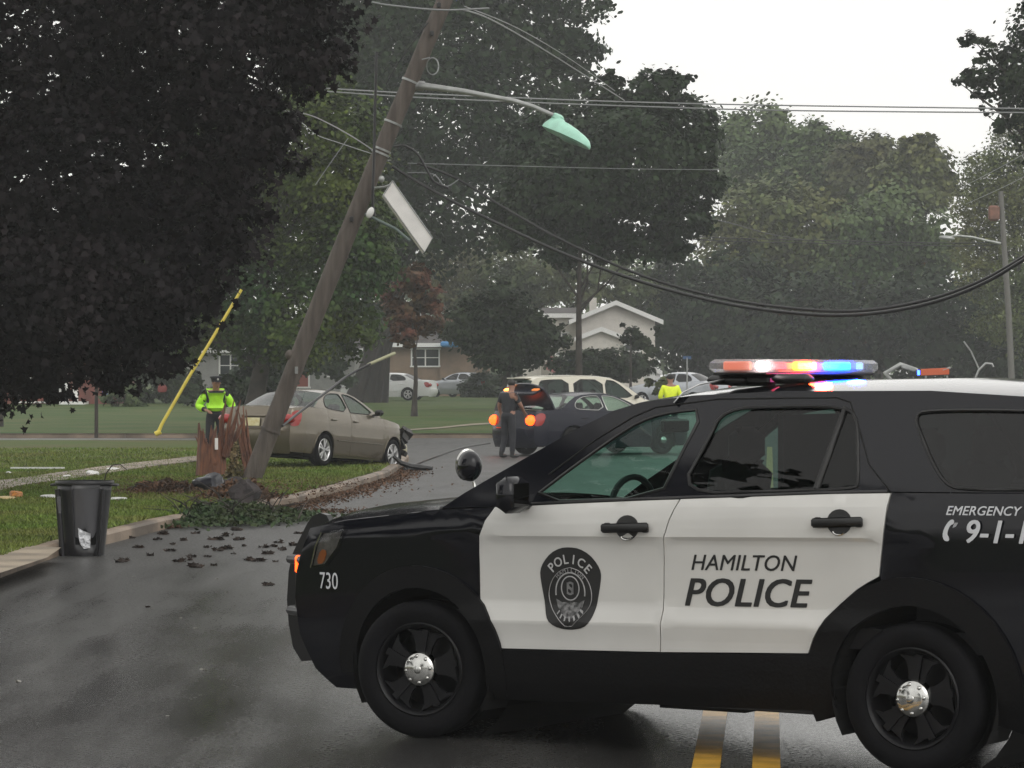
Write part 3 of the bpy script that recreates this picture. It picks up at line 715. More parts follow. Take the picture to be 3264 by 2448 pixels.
# crease where the door skins meet the sill is in the side profile; decals on the near side
for side in (-1,):
    pc.text('lettering_hamilton', 'HAMILTON', 1.912, .972, .076, M_decal, side, .28, .012, xs=1.04, ang=.022)
    pc.text('lettering_police', 'POLICE', 1.920, .826, .135, M_decal, side, .28, .022, xs=1.06, ang=.024)
    pc.text('lettering_emergency', 'EMERGENCY', 3.005, 1.252, .042, M_decal_w, side, .28, .02, xs=1.06, align='LEFT', off=.004, ang=.012)
    pc.text('lettering_number', '9-1-1', 3.10, 1.157, .105, M_decal_w, side, .25, .022, xs=.98, align='LEFT', off=.011, ang=.01)
    # telephone handset symbol
    hs = [(3.018, 1.107), (3.000, 1.112), (2.992, 1.135), (2.999, 1.165), (3.017, 1.195), (3.037, 1.212), (3.052, 1.207), (3.050, 1.190), (3.034, 1.185), (3.022, 1.165), (3.016, 1.140), (3.024, 1.130), (3.028, 1.114)]
    pc.panel('handset_symbol', chaikin(hs, 1), side, M_decal_w, res=.03, off=.004, rim=.002)
    for a in range(3): pc.line('handset_symbol_wave', [(3.046 + .006 * a, 1.172 + .003 * a), (3.052 + .006 * a, 1.186), (3.058 + .006 * a, 1.196)], side, .0018, M_decal_w, .004)
    pc.text('lettering_unit', '730', -.60, .797, .088, M_decal_w, side, .0, .005, xs=.72, off=.006)
    # door shield
    cx, cz = .925, .812
    sh = [(0, .208), (.055, .203), (.115, .175), (.160, .128), (.181, .085), (.178, .04), (.160, -.05), (.145, -.12), (.125, -.165), (.085, -.195), (.03, -.206), (0, -.207)]
    shp = chaikin([(cx + a, cz + b) for a, b in sh] + [(cx - a, cz + b) for a, b in reversed(sh[1:-1])], 1)
    shd = pc.panel('door_shield', shp, side, M_decal, res=.04, off=.006, rim=.003)
    def ringline(rx, rz, ox, oz, r, a0=0, a1=360, mt=M_decal_s, nm='shield_ring'):
        pts = [(cx + ox + rx * math.cos(R(a)), cz + oz + rz * math.sin(R(a))) for a in np.linspace(a0, a1, 40)]
        mb = MB(); mb.tube([pc.P(p[0], p[1], side, .009) for p in pts], r, 4, flat=.5); mb.obj(nm, mt, shd)
    pts = [(0, .105), (.06, .09), (.11, .04), (.131, -.03), (.115, -.095), (.07, -.145), (.02, -.19)]
    full = chaikin([(cx + a, cz + b) for a, b in pts], 2, False); full2 = [(2 * cx - a, b) for a, b in reversed(full)]
    pl = full2 + full
    mb = MB(); mb.tube([pc.P(p[0], p[1], side, .009) for p in pl + pl[:1]], .004, 4, flat=.5); mb.obj('shield_ring', M_decal_s, shd)
    ringline(.052, .060, 0, .000, .0035); ringline(.086, .098, 0, -.02, .004, -10, 190)
    def arctext(body, rad, hgt, a_mid, da, oz, nm, mat, bold=.02):
        n_ = len(body); VV = []; FF = []
        for i, ch in enumerate(body):
            a = a_mid - (i - (n_ - 1) / 2) * da; V_, F_ = text_mesh(ch, hgt, 0, bold, .95); t = R(a - 90); k = len(VV)
            for iv, (u, v) in enumerate(V_):
                x = (rad + v) * math.cos(R(a)) + u * math.sin(R(a)); z = (rad + v) * math.sin(R(a)) - u * math.cos(R(a))
                VV.append(pc.P(cx + x, cz + oz + z, side, .010 + .0004 * (iv // max(1, len(V_) // 5))))
            FF += [tuple(i_ + k for i_ in f) for f in F_]
        mesh(nm, VV, FF, mat, shd)
    arctext('POLICE', .148, .046, 90, 18.5, .0, 'shield_lettering', pm('decal_light', (.48, .48, .48), .4))
    arctext('HAMILTON', .101, .020, 90, 13.5, -.008, 'shield_lettering', M_decal_s)
    V_, F_ = text_mesh('S', .066, 0, .02, .9); mesh('shield_monogram', [pc.P(cx + a, cz + b, side, .0105) for a, b in V_], F_, M_decal_s, shd)
    V_, F_ = text_mesh('H', .058, 0, -.005, .8); mesh('shield_monogram', [pc.P(cx + a, cz + b, side, .010) for a, b in V_], F_, M_decal_s, shd)
    # worn emblem below the monogram: spread wings, scroll, small foot mark
    wing_ = [(-.085, -.055), (-.05, -.072), (0, -.066), (.05, -.072), (.085, -.055), (.072, -.095), (.045, -.125), (.02, -.150), (-.02, -.150), (-.045, -.125), (-.072, -.095)]
    pc.panel('shield_wings', [(cx + a, cz + b) for a, b in wing_], side, pm('decal_mid', (.11, .11, .11), .4, var=.8, vscale=45), res=.03, off=.009, rim=.001, parent=shd)
    for k in range(7):
        a = -60 + k * 20; pc.panel('shield_scroll', [(cx + .006 + .09 * math.sin(R(a)) * 1.0, cz - .085 - .085 * math.cos(R(a))), (cx + .088 * math.sin(R(a + 9)), cz - .080 - .085 * math.cos(R(a + 9))), (cx + .070 * math.sin(R(a + 8)), cz - .078 - .065 * math.cos(R(a + 8))), (cx + .070 * math.sin(R(a)), cz - .078 - .065 * math.cos(R(a)))], side, M_decal_s, res=.05, off=.0098, rim=.001, parent=shd)
    pc.panel('shield_foot_mark', [(cx, cz - .158), (cx + .018, cz - .175), (cx + .006, cz - .175), (cx + .006, cz - .19), (cx - .006, cz - .19), (cx - .006, cz - .175), (cx - .018, cz - .175)], side, M_decal, res=.03, off=.011, rim=.001, parent=shd)
# top surfaces
pc.strip('nose', [(-.60, .225, 0, .03), (-.73, .32, 0, .05), (-.83, .50, 0, .06), (-.86, .70, 0, .06), (-.845, .84, .01, .06), (-.81, .94, .03, .06), (-.76, 1.03, .05, .06)], M_black)
pc.strip('bonnet', [(-.76, 1.068, .05, .06), (-.73, 1.078, .062, .07), (-.65, 1.096, .072, .10), (-.495, 1.122, .07, .12), (-.186, 1.157, .066, .12), (.0, 1.178, .058, .12), (.12, 1.192, .05, .12)], M_black, off=0.0, pw=2.6)
for sgn in (-1, 1): MB().tube([(-.80, sgn * .56, 1.112), (-.5, sgn * .60, 1.165), (-.15, sgn * .64, 1.197), (.06, sgn * .66, 1.212)], .012, 6, flat=.5).obj('bonnet_crease', M_black, pol, 60)
pc.strip('windscreen', [(.12, 1.196, .04, .08), (.252, 1.278, .02, .07), (.548, 1.440, .015, .06), (.858, 1.610, .02, .05), (1.062, 1.708, .025, .04)], M_gl_front, n=24)
pc.line('wiper_cowl', [(.10, 1.19), (.30, 1.21), (.44, 1.225)], -1, .018, M_trim, -.03)
M_roof = pm('paint_black_wet', (0.006, 0.0065, 0.009), 0.10, coat=0.8, spec=0.6, bump=.05, bscale=40)
pc.strip('roof', [(1.062, 1.708, .025, .04), (1.20, 1.748, .032, .03), (1.5, 1.785, .045, .02), (2.0, 1.808, .058, 0), (2.8, 1.812, .062, 0), (3.3, 1.785, .062, 0), (3.72, 1.73, .06, -.06), (3.80, 1.70, .05, -.08)], M_roof, n=30)
pc.strip('rear_glass', [(3.72, 1.725, .05, -.08), (3.85, 1.55, .03, -.08), (3.92, 1.348, .02, -.07)], M_gl_black)
pc.strip('tailgate', [(3.92, 1.345, .0, -.07), (3.975, 1.15, 0, -.07), (3.985, .9, 0, -.08), (3.985, .62, 0, -.10), (3.95, .42, 0, -.1), (3.80, .33, 0, -.1)], M_black)
mb = MB(); mb.box((1.5, 0, .42), (4.6, 1.25, .34)); mb.box((1.42, 0, .37), (1.85, 1.80, .24)); mb.box((3.5, 0, .45), (.72, 1.3, .30))
mb.box((-.60, 0, .5), (.3, 1.2, .4)); mb.box((1.4, -.2, .215), (.5, .5, .07)); mb.box((1.0, .1, .20), (2.0, .18, .12))
for x in (0, WB): mb.lathe([(.44, -.70), (.46, .70)], (x, 0, wr_ + .03), 'Y', 24)
for x in (0, WB): mb.tube([(x, -.75, wr_), (x, .75, wr_)], .05, 8)
mb.obj('underbody', M_under, pol)
for x in (0, WB):
    for sgn in (-1, 1):
        mb = MB(); vs = []; fs = []
        for i in range(25):
            a = R(-30 + 240 * i / 24); 
            for yy in (.70, .945): vs.append((x + .432 * math.cos(a), sgn * yy, wr_ + .02 + .432 * math.sin(a)))
            if i: k = 2 * i; fs.append((k - 2, k - 1, k + 1, k))
        mb.add(vs, fs).obj('wheel_liner', M_under, pol)
for x in (0, WB):
    for sgn in (-1, 1): pc.wheel(x, sgn, .965, wr_, .245, 'steel', steer=R(11) if x == 0 else 0)
# cabin
mb = MB(); mb.box((1.95, 0, .62), (3.6, 1.70, .10))
mb.box((.50, 0, 1.10), (.55, 1.55, .16), bev=.06)
mb.box((3.3, 0, .95), (1.1, 1.5, .7)); mb.obj('cabin_floor', M_seat, pol)
for nm, x, ys in (('front_seat', 1.45, (-.38, .38)), ('rear_seat', 2.45, (-.36, .36))):
    for y in ys:
        mb = MB(); mb.box((x - .18, y, .86), (.52, .5, .16), bev=.06); mb.box((x + .10, y, 1.15), (.14, .48, .62), rot_axis(.16, 'Y'), bev=.06)
        mb.box((x + .17, y, 1.53), (.10, .26, .19), bev=.045); mb.tube([(x + .14, y, 1.4), (x + .16, y, 1.5)], .05, 6); mb.obj(nm, M_seat, pol, 50)
mb = MB(); mb.tube([(.95 + .06 * math.sin(a) * 0 + .02 * math.cos(a), -.38 + .19 * math.cos(a), 1.19 + .17 * math.sin(a)) for a in np.linspace(0, 2 * math.pi, 25)], .017, 6); mb.box((.93, -.38, 1.18), (.05, .14, .10), bev=.02); mb.box((.82, -.38, 1.13), (.2, .3, .12), bev=.04)
mb.obj('steering_wheel', M_seat, pol, 50)
MB().box((1.92, 0, 1.30), (.03, 1.15, .78)).obj('partition', M_seat, pol)
mb = MB(); mb.box((.88, .28, 1.20), (.03, .30, .20), rot_axis(-.3, 'Y'), bev=.01); mb.obj('dash_computer', pm('mint_plastic', (.25, .42, .36), .4), pol)
mb = MB(); mb.box((.98, 0, 1.62), (.03, .26, .07), bev=.01); mb.obj('rear_view_mirror', M_trim, pol)
# push bumper
mb = MB()
prof_o = [(-1.09, 1.118), (-1.13, 1.128), (-1.185, 1.11), (-1.222, 1.066), (-1.287, .96), (-1.325, .892), (-1.349, .796), (-1.361, .643), (-1.349, .51), (-1.318, .378), (-1.262, .305)]
prof_i = [(-1.12, .32), (-1.17, .42), (-1.20, .55), (-1.21, .70), (-1.195, .82), (-1.155, .92), (-1.10, 1.02), (-1.065, 1.08)]
for y in (-.40, .36):
    mb.prism([(a + .10, b) for a, b in prof_o + prof_i], .045, ((0, y, 0), (1, 0, 0), (0, 0, 1), (0, 1, 0)))
for z, x in ((.42, -1.17), (.62, -1.20), (.86, -1.17), (1.04, -1.07)): mb.box((x, -.02, z), (.05, .8, .085), bev=.015)
mb.box((-1.15, -.02, .62), (.02, .72, .42))
for y0, y1 in ((-.40, -.78), (.36, .76)):
    for z in (.88, .60): mb.tube([(-1.15, y0, z), (-1.11, (y0 + y1) / 2, z), (-1.02, y1 * .80, z), (-.90, y1 * .90, z)], .026, 8)
    mb.tube([(-1.03, y1 * .79, .58), (-1.03, y1 * .79, .90)], .022, 8)
mb.box((-1.02, -.30, .60), (.25, .12, .16)); mb.box((-1.02, .28, .60), (.25, .12, .16))
pb = mb.obj('push_bumper', pm('push_bar_black', (.010, .010, .011), .32, spec=.45), pol, 35)
glow_lamp('warning_lamp', (-1.02, -.635, .855), (.04, .028, .10), (1.0, .09, .01), 5, pb)
# spot lamp on the windscreen pillar
mb = MB(); rt = rot_axis(.25, 'Y')
mb.lathe([(.0, .075), (.035, .07), (.062, .05), (.078, .015), (.080, -.03), (.072, -.045)], axis='X', n=24)
v = [Vector((a * 1.0, b * .86, c * 1.12)) for a, b, c in mb.v]; mb.v = [tuple(q * .90) for q in v]
sp_ = mb.obj('spot_lamp', M_black, pol, 60); sp_.location = (.245, -.845, 1.415); sp_.rotation_euler = (0, R(8), R(-35))
m2 = MB(); m2.lathe([(.074, -.045), (.084, -.052), (.080, -.065), (.0, -.060)], axis='X', n=24); m2.v = [(a * .9, b * .775, c * 1.01) for a, b, c in m2.v]; m2.obj('lamp_rim', M_chrome, sp_, 60)
m3 = MB(); m3.tube([(.265, -.84, 1.335), (.27, -.84, 1.30), (.30, -.835, 1.285), (.38, -.82, 1.30), (.50, -.80, 1.335)], [.008, .009, .016, .019, .016], 10); m3.obj('spot_lamp_arm', M_chrome, pol, 60)
# light bar
lb = MB(); lb.box((1.70, 0, 1.895), (.30, 1.20, .018), bev=.006)
for y in (-.47, .47): lb.box((1.70, y, 1.862), (.26, .12, .06), bev=.02)
lbo = lb.obj('light_bar', M_trim, pol, 40)
M_lens = glass('bar_lens', (.93, .93, .93), .15)
_t = M_lens.node_tree; _tl = _t.nodes.new('ShaderNodeBsdfTranslucent'); _tl.inputs[0].default_value = (.9, .9, .9, 1); _mm = _t.nodes.new('ShaderNodeMixShader'); _mm.inputs[0].default_value = .13
_o = [n for n in _t.nodes if n.type == 'OUTPUT_MATERIAL'][0]; _s = _o.inputs[0].links[0].from_socket; _t.links.new(_s, _mm.inputs[1]); _t.links.new(_tl.outputs[0], _mm.inputs[2]); _t.links.new(_mm.outputs[0], _o.inputs[0])
lens = MB(); lens.box((1.70, 0, 1.933), (.32, 1.26, .066), bev=.018); lens.obj('bar_lens', M_lens, lbo, 40)
mods = [(-.60, 1.69, (1, .25, .15), .55, (.15, .03)), (-.565, 1.815, (1, .85, .85), 14, (.035, .08)), (-.42, 1.82, (.45, .22, .20), .5, (.02, .16)),
        (-.16, 1.825, (1, .085, .004), 26, (.03, .17)), (-.03, 1.82, (1, .45, .55), 3, (.02, .035)), (.22, 1.825, (.003, .055, 1), 34, (.03, .26)), (.36, 1.812, (.2, .6, 1), 2.0, (.02, .03)), (.50, 1.812, (.35, .65, 1), 1.6, (.02, .05))]
for y, x, c, st_, (dx, dy) in mods: glow_lamp('bar_lamp', (x, y, 1.933), (dx, dy, .046), c, st_, lbo, bev=.006)
for nm_, yy_, cc_ in (('red_lamp', -.16, (1, .04, .01)), ('blue_lamp', .22, (.01, .06, 1))):
    ld = bpy.data.lights.new(nm_, 'POINT'); ld.energy = 14; ld.color = cc_; ld.shadow_soft_size = .05
    lo2 = bpy.data.objects.new(nm_, ld); COL.objects.link(lo2); lo2.parent = lbo; lo2.location = (1.93, yy_, 1.95)
lb2 = MB(); lb2.box((1.70, .0, 1.925), (.20, 1.16, .05)); lb2.obj('bar_body', pm('bar_grey', (.42, .40, .41), .4), lbo)
mb = MB(); mb.tube([(1.40, -.735, 1.748), (1.44, -.712, 1.80), (1.50, -.66, 1.838), (1.58, -.56, 1.862)], .035, 6, flat=.12); mb.obj('bar_strap', M_alloy, pol, 50)
mb = MB(); mb.box((1.60, -.52, 1.862), (.22, .10, .05), bev=.02); mb.box((1.95, -.50, 1.868), (.20, .10, .05), bev=.02); mb.obj('bar_mount', M_trim, pol, 50)
# ---------------------------------------------------------------- other cars
def sedan(root, paint, wb=2.75, r=.315, ov=(.93, 1.08), H=1.42, hw=.89, glass_m=None, wheel='alloy', trunk_open=False, van=False, tail=None, lit=0.0, crash=False, plate=None, chrome_line=False, simple=False, lowz=.20):
    g = glass_m or M_gl_dark; k = H / 1.42
    if not van:
        belt = [(-.95, .66), (-.88, .73), (-.6, .81), (-.1, .90), (.45, .955), (1.5, .975), (2.4, 1.005), (2.9, 1.035), (3.1, 1.04), (wb + ov[1] - .08, 1.01), (wb + ov[1], .96)]
        roof = [(.45, .958), (.70, 1.09), (.95, 1.22), (1.2, 1.32), (1.42, 1.365), (1.65, 1.385), (1.95, 1.385), (2.25, 1.365), (2.48, 1.32), (2.70, 1.225), (2.92, 1.115), (3.08, 1.042)]
        w1 = [(.74, 1.005), (.98, 1.16), (1.22, 1.275), (1.38, 1.325), (1.62, 1.338), (1.68, 1.33), (1.69, 1.02), (1.65, 1.0)]
        w2 = [(1.77, 1.01), (1.77, 1.33), (1.95, 1.338), (2.20, 1.325), (2.42, 1.27), (2.56, 1.185), (2.62, 1.10), (2.60, 1.06), (2.50, 1.035)]
        wins = [w1, w2]; ztop = 1.385; wroof = .56
    else:
        belt = [(-.85, .72), (-.80, .80), (-.5, .94), (0, 1.03), (.2, 1.06), (1.5, 1.08), (3.0, 1.10), (wb + ov[1], 1.12)]
        roof = [(.10, 1.045), (.35, 1.22), (.60, 1.40), (.90, 1.58), (1.15, 1.68), (1.45, 1.72), (2.2, 1.745), (3.0, 1.735), (3.55, 1.70), (3.70, 1.62), (3.80, 1.40), (3.88, 1.125)]
        wins = [[(.45, 1.12), (.70, 1.34), (.95, 1.53), (1.12, 1.62), (1.38, 1.64), (1.36, 1.12)], [(1.46, 1.12), (1.46, 1.645), (2.40, 1.66), (2.40, 1.14)], [(2.58, 1.15), (2.56, 1.655), (3.40, 1.64), (3.50, 1.55), (3.56, 1.20), (3.50, 1.16)]]
        ztop = 1.72; wroof = .70
    sx = lambda x: x * wb / 2.75 if x > 0 else x * ov[0] / .95
    T = lambda L: [(sx(a), b * k) for a, b in L]
    belt = [(sx(a) if a < 3.2 else a, b * k) for a, b in belt]; roof = T(roof); wins = [chaikin(T(w), 1) for w in wins]
    L0, L1 = -ov[0], wb + ov[1]
    SPc = dict(belt=belt, plan=[(L0 - .1, .72), (L0, .80), (L0 + .15, .90), (L0 + .4, .965), (.1, 1), (wb, 1), (L1 - .4, .965), (L1 - .12, .90), (L1, .82), (L1 + .1, .75)],
        prof=[(.1, hw - .10), (.25, hw - .045), (.42 * k, hw - .012), (.55 * k, hw), (.58 * k, hw - .002), (.80 * k, hw - .008), (.95 * k, hw - .03), (1.1 * k, hw - .06), (1.3, hw - .09)],
        ztop=ztop * k, wroof=wroof * hw / .89, sh=.02)
    c = Car(root, SPc); ra = r + .055; zb = lowz
    bz = lambda x: interp(belt, x)
    fe = [(L0 + .08, zb), (L0 + .01, .32 * k), (L0, .5 * k), (L0 + .02, .62 * k), (L0 + .06, bz(L0 + .06))]
    re = [(L1 - .06, bz(L1 - .06) - .002), (L1 - .01, .80 * k), (L1, .62 * k), (L1, .42 * k), (L1 - .05, zb + .04)]
    xa, xb, xc = sx(.40), sx(1.73), sx(2.62)
    fp_ = fe + [(x, bz(x) - .002) for x in np.linspace(L0 + .15, xa, 8)] + [(xa, .25), (ra, zb)] + [(x, z) for x, z in arc(0, r, ra, 0, 180, 16)] + [(-ra, zb)]
    doorb = zb + .03
    fdp = [(xa + .006, bz(xa) - .002), (xa + .005, doorb), (xb - .004, doorb)] + [(xb - .004, bz(xb) - .002), (sx(1.0), bz(sx(1.0)) - .002)]
    ar = [(x, z) for x, z in arc(wb, r, ra + .05, 178, 118, 8)]
    rdp = [(xb + .004, doorb), (wb - ra - .07, doorb)] + ar + [(xc, r + ra + .12), (xc, bz(xc) - .002), (sx(2.2), bz(sx(2.2)) - .002), (xb + .004, bz(xb) - .002)]
    ar2 = arc(wb, r, ra + .044, 118, 178, 8)
    qp_ = [(xc + .006, bz(xc) - .002)] + [(x, bz(x) - .002) for x in np.linspace(xc + .15, L1 - .1, 6)] + re + [(wb + ra, zb + .02)] + arc(wb, r, ra, 0, 180, 16) + [(wb - ra, zb), (wb - ra - .066, doorb)] + list(reversed(ar2)) + [(xc + .006, r + ra + .12)]
    rs = .12 if not simple else .25
    P_ = []
    for sd_ in (-1, 1):
        P_ += [c.panel('front_wing', fp_, sd_, paint, res=rs), c.panel('front_door', fdp, sd_, paint, res=rs), c.panel('rear_door', rdp, sd_, paint, res=rs), c.panel('rear_quarter', qp_, sd_, paint, res=rs)]
        gf_ = roof + [(x, bz(x) + .004) for x in reversed(np.linspace(roof[0][0] + .02, roof[-1][0] - .02, 10))]
        P_.append(c.panel('window_frame', gf_, sd_, paint, holes=wins, res=rs, rim=.02))
        for w in wins:
            c.panel('side_window', w, sd_, g, off=-.008, rim=0, res=.3); c.line('window_seal', w + w[:1], sd_, .011, M_trim if not chrome_line else M_chrome, .0)
        c.panel('sill', [(ra, zb - .02), (wb - ra, zb - .02), (wb - ra - .02, doorb - .004), (ra - .02, doorb - .004)], sd_, paint, res=.3, off=-.01)
        # arch lips, trim strip, handles, mirror
        c.line('arch_lip', arc(0, r, ra, 2, 178, 14), sd_, .012, paint, .004); c.line('arch_lip', arc(wb, r, ra, 2, 178, 14), sd_, .012, paint, .004)
        if not simple:
            c.line('trim_strip', [(ra + .12, .47 * k), (xb, .475 * k), (wb - ra - .12, .48 * k)], sd_, .018, paint, .006, flat=.5)
            for hx in (xb - .16, xc - .2 if not van else xc - .1):
                mb = MB(); mb.box((hx, sd_ * (c.W(hx, .84 * k) + .018), .845 * k), (.17, .03, .035), bev=.01); mb.obj('door_handle', paint, root)
        mb = MB(); mx_ = sx(.74 if not van else .42); zz = bz(mx_) + .09; mb.box((mx_, sd_ * (c.W(mx_, bz(mx_)) + .10), zz), (.10, .17, .12), bev=.035); mb.box((mx_, sd_ * (c.W(mx_, bz(mx_)) + .01), zz - .05), (.06, .08, .04)); mb.obj('mirror', M_trim, root, 50)
        for x in (0, wb): c.wheel(x, sd_, hw - .01, r, .20, wheel)
        for x in (0, wb):
            vs = []; fs = []
            for i in range(17):
                a = R(-25 + 230 * i / 16)
                for yy in (.60, hw - .03): vs.append((x + (ra + .005) * math.cos(a), sd_ * yy, r + (ra + .005) * math.sin(a)))
                if i: q = 2 * i; fs.append((q - 2, q - 1, q + 1, q))
            mesh('wheel_liner', vs, fs, M_under, root)
        # lamps
        zl = .80 * k
        if van: tl = [(L1 - .10, 1.30), (L1 - .02, 1.28), (L1 + .0, .88), (L1 - .10, .90)]
        else: tl = chaikin([(L1 - .30, bz(L1 - .3) - .10), (L1 - .16, bz(L1 - .16) - .045), (L1 - .02, bz(L1) - .06), (L1 + .01, .70 * k), (L1 - .05, .665 * k), (L1 - .2, .70 * k)], 1)
        lm = tail or pm('red_lens', (.30, .012, .010), .15, coat=.5)
        c.panel('tail_light', tl, sd_, pm('red_lens', (.30, .012, .010), .15, coat=.5), off=.006, res=.08, rim=.01)
        if not van:
            MB().ellip((L1 + .02, sd_ * .68, .80 * k), (.09, .17, .095) if not tail else (.14, .12, .125), 12, 8).obj('tail_light', lm, root, 60)
        if not van or True:
            hlp = chaikin([(L0 + .02, .58 * k), (L0 + .05, .69 * k), (L0 + .38, .76 * k), (L0 + .40, .70 * k), (L0 + .15, .60 * k)], 1)
            c.panel('headlight', hlp, sd_, glass('lamp_glass', (.75, .75, .75), .05), off=.006, res=.1, rim=.01)
    z0 = bz(L0 + .06)
    P_.append(c.strip('nose', [(L0 + .08, zb, 0, .10), (L0 + .01, .32 * k, 0, .16), (L0, .5 * k, 0, .18), (L0 + .02, .62 * k, 0, .17), (L0 + .06, z0, .02, .13)], paint))
    c.strip('grille', [(L0 - .0, .42 * k, 0, .19, .40), (L0 + .0, .60 * k, 0, .20, .42)], M_trim, off=0)
    xs_ = np.linspace(L0 + .06, roof[0][0], 8)
    P_.append(c.strip('bonnet', [(x, bz(x), .05, .13 + .08 * i / 7) for i, x in enumerate(xs_)], paint))
    nr = len(roof); i0 = 4; i1 = nr - 4 if not van else nr - 3
    c.strip('windscreen', [(x, z, .04, .21 - .12 * i / i0) for i, (x, z) in enumerate(roof[:i0 + 1])], g)
    P_.append(c.strip('roof', [(x, z, .045, .09 - .18 * i / (i1 - i0)) for i, (x, z) in enumerate(roof[i0:i1 + 1])], paint))
    c.strip('rear_glass', [(x, z + .0, .04 - .01 * i, -.09 - .05 * i) for i, (x, z) in enumerate(roof[i1:])], g)
    xt = roof[-1][0]
    if not van:
        tk = [(x, bz(x), .035, -.20 + .08 * i / 4) for i, x in enumerate(np.linspace(xt, L1 - .06, 5))]
        if not trunk_open:
            P_.append(c.strip('boot_lid', tk, paint))
        else:
            # opened lid: swung up about its front hinge
            lid = Car(root, SPc).strip('boot_lid', [(x, bz(x), .035, b, c.W(x, bz(x)) - .04) for (x, _, _, b) in tk] , paint, thick=.05)
            vs = lid.data.vertices; hx, hz = xt + .10, bz(xt)
            Lm = Matrix.Rotation(-R(66), 4, 'Y'); Mt = Matrix.Translation((hx, 0, hz)) @ Lm @ Matrix.Translation((-hx, 0, -hz))
            lid.data.transform(Mt)
            end = MB(); end.prism([(-.62, -.30), (.62, -.30), (.66, -.05), (.62, .0), (-.62, .0), (-.66, -.05)], .05, ((L1 - .09, 0, bz(L1 - .06)), (0, 1, 0), (0, 0, 1), (1, 0, 0)))
            oo = end.obj('lid_face', paint, lid); oo.data.transform(Mt)
            for sg, st_ in ((-1, 12.0), (1, .6)):
                m3 = MB(); m3.box((L1 - .055, sg * .52, .90 * k), (.03, .22, .10), bev=.01); o3 = m3.obj('lid_lamp', emit('lid_lamp_%d' % (sg + 1), (1, .28, .04), st_), lid); o3.data.transform(Mt)
            well = MB(); well.box(((xt + L1) / 2, 0, .72), (L1 - xt - .15, 1.2, .05)); well.box((xt, 0, .85), (.05, 1.3, .35)); well.obj('boot_well', M_under, root)
            paper = MB(); paper.box(((xt + L1) / 2 + .12, .30, .99), (.42, .45, .10), bev=.03); paper.obj('boot_load', pm('plastic_white', (.5, .52, .55), .4), root)
    else:
        MB().box((3.70 * wb / 2.75 + .05, 0, 1.69 * k), (.24, 1.2, .03), bev=.01).obj('spoiler', paint, root)
    P_.append(c.strip('tail', [(L1 - .06, bz(L1 - .06), .03, -.12), (L1 - .01, .80 * k, 0, -.14), (L1 - .0, .64 * k, 0, -.15), (L1 + .0, .62 * k, 0, -.19), (L1, .42 * k, 0, -.18), (L1 - .05, zb + .04, 0, -.12)], paint))
    c.strip('rear_bumper', [(L1 - .01, .60 * k, 0, -.17), (L1 + .03, .585 * k, 0, -.19), (L1 + .035, .45 * k, 0, -.19), (L1 + .0, .33 * k, 0, -.17), (L1 - .06, zb - .0, 0, -.12)], paint)
    if plate:
        MB().box((L1 + .17, 0, .74 * k), (.012, .31, .155), rot_axis(-.1, 'Y'), bev=.003).obj('number_plate', plate, root)
        MB().box((L1 + .145, 0, .85 * k), (.03, .55, .035), bev=.008).obj('plate_garnish', paint, root)
    mb = MB(); mb.box(((L0 + L1) / 2, 0, .34), (L1 - L0 - .4, 1.10, .24)); mb.box((wb / 2, 0, .30), (wb - 2 * ra - .05, hw * 2 - .16, .18)); mb.obj('underbody', M_under, root)
    if not simple:
        mb = MB(); mb.box((wb / 2 + .1, 0, .5), (2.6, hw * 1.8, .05)); mb.box((sx(.62), 0, .86 * k), (.3, 1.3, .12), bev=.04); mb.obj('cabin_floor', M_seat, root)
        for x in (sx(1.35), sx(2.3)):
            for y in (-.36, .36):
                mb = MB(); mb.box((x + .12, y, .84), (.14, .46, .55), rot_axis(.2, 'Y'), bev=.05); mb.box((x + .2, y, 1.16 if not van else 1.35), (.09, .25, .17), bev=.04); mb.obj('seat', M_seat, root, 50)
    return c, P_

def heading_rz(hx, hy): return math.atan2(-hy, -hx)
def place(root, heading, local_pt, world_pt, pitch=0.0):
    rz = heading_rz(*heading); root.rotation_euler = (0, -pitch, rz)
    M = Matrix.Rotation(rz, 3, 'Z') @ Matrix.Rotation(-pitch, 3, 'Y')
    root.location = Vector(world_pt) - M @ Vector(local_pt)

M_gold = pm('paint_gold', (.15, .128, .094), .26, metal=.6, coat=.5, var=.05, vscale=4)
M_navy = pm('paint_navy', (.005, .006, .015), .22, spec=.3)
M_wht2 = pm('paint_white_far', (.62, .63, .62), .25, coat=.4)
M_cream = pm('paint_cream', (.60, .57, .47), .25, coat=.4)
M_silver = pm('paint_silver', (.42, .44, .47), .25, metal=.4, coat=.4)
M_grey = pm('paint_grey', (.16, .165, .17), .25, metal=.4, coat=.4)
M_plate = pm('plate_cream', (.62, .58, .36), .4, color2=(.50, .42, .18), vscale=9)
gold = empty('gold_car', 'wrecked gold sedan with crushed nose resting across the kerb behind the leaning pole', 'car')
c_, parts = sedan(gold, M_gold, H=1.52, plate=M_plate, glass_m=M_gl_clear)
a31 = R(26.5); rw = Vector(((1034 - 1632) / F * 62, 62, .16))
place(gold, (math.sin(a31), math.cos(a31)), (2.75, .88, 0), rw, R(3.3))
rn = random.Random(3)
for o in parts + [q for q in gold.children if q.name.startswith(('headlight', 'grille', 'arch_lip'))]:
    for v in o.data.vertices:
        if v.co.x < -.30:
            t = min(1, (-.30 - v.co.x) / .6); n1 = math.sin(v.co.x * 17 + v.co.z * 9) * math.cos(v.co.y * 8 + v.co.z * 13)
            v.co.x += t * (.26 + .14 * n1 + .14 * (v.co.y > 0)); v.co.z += t * (.11 * n1 + .07 * math.sin(v.co.y * 6)) - .10 * t * (v.co.z < .5); v.co.y *= 1 - .08 * t
mb = MB()
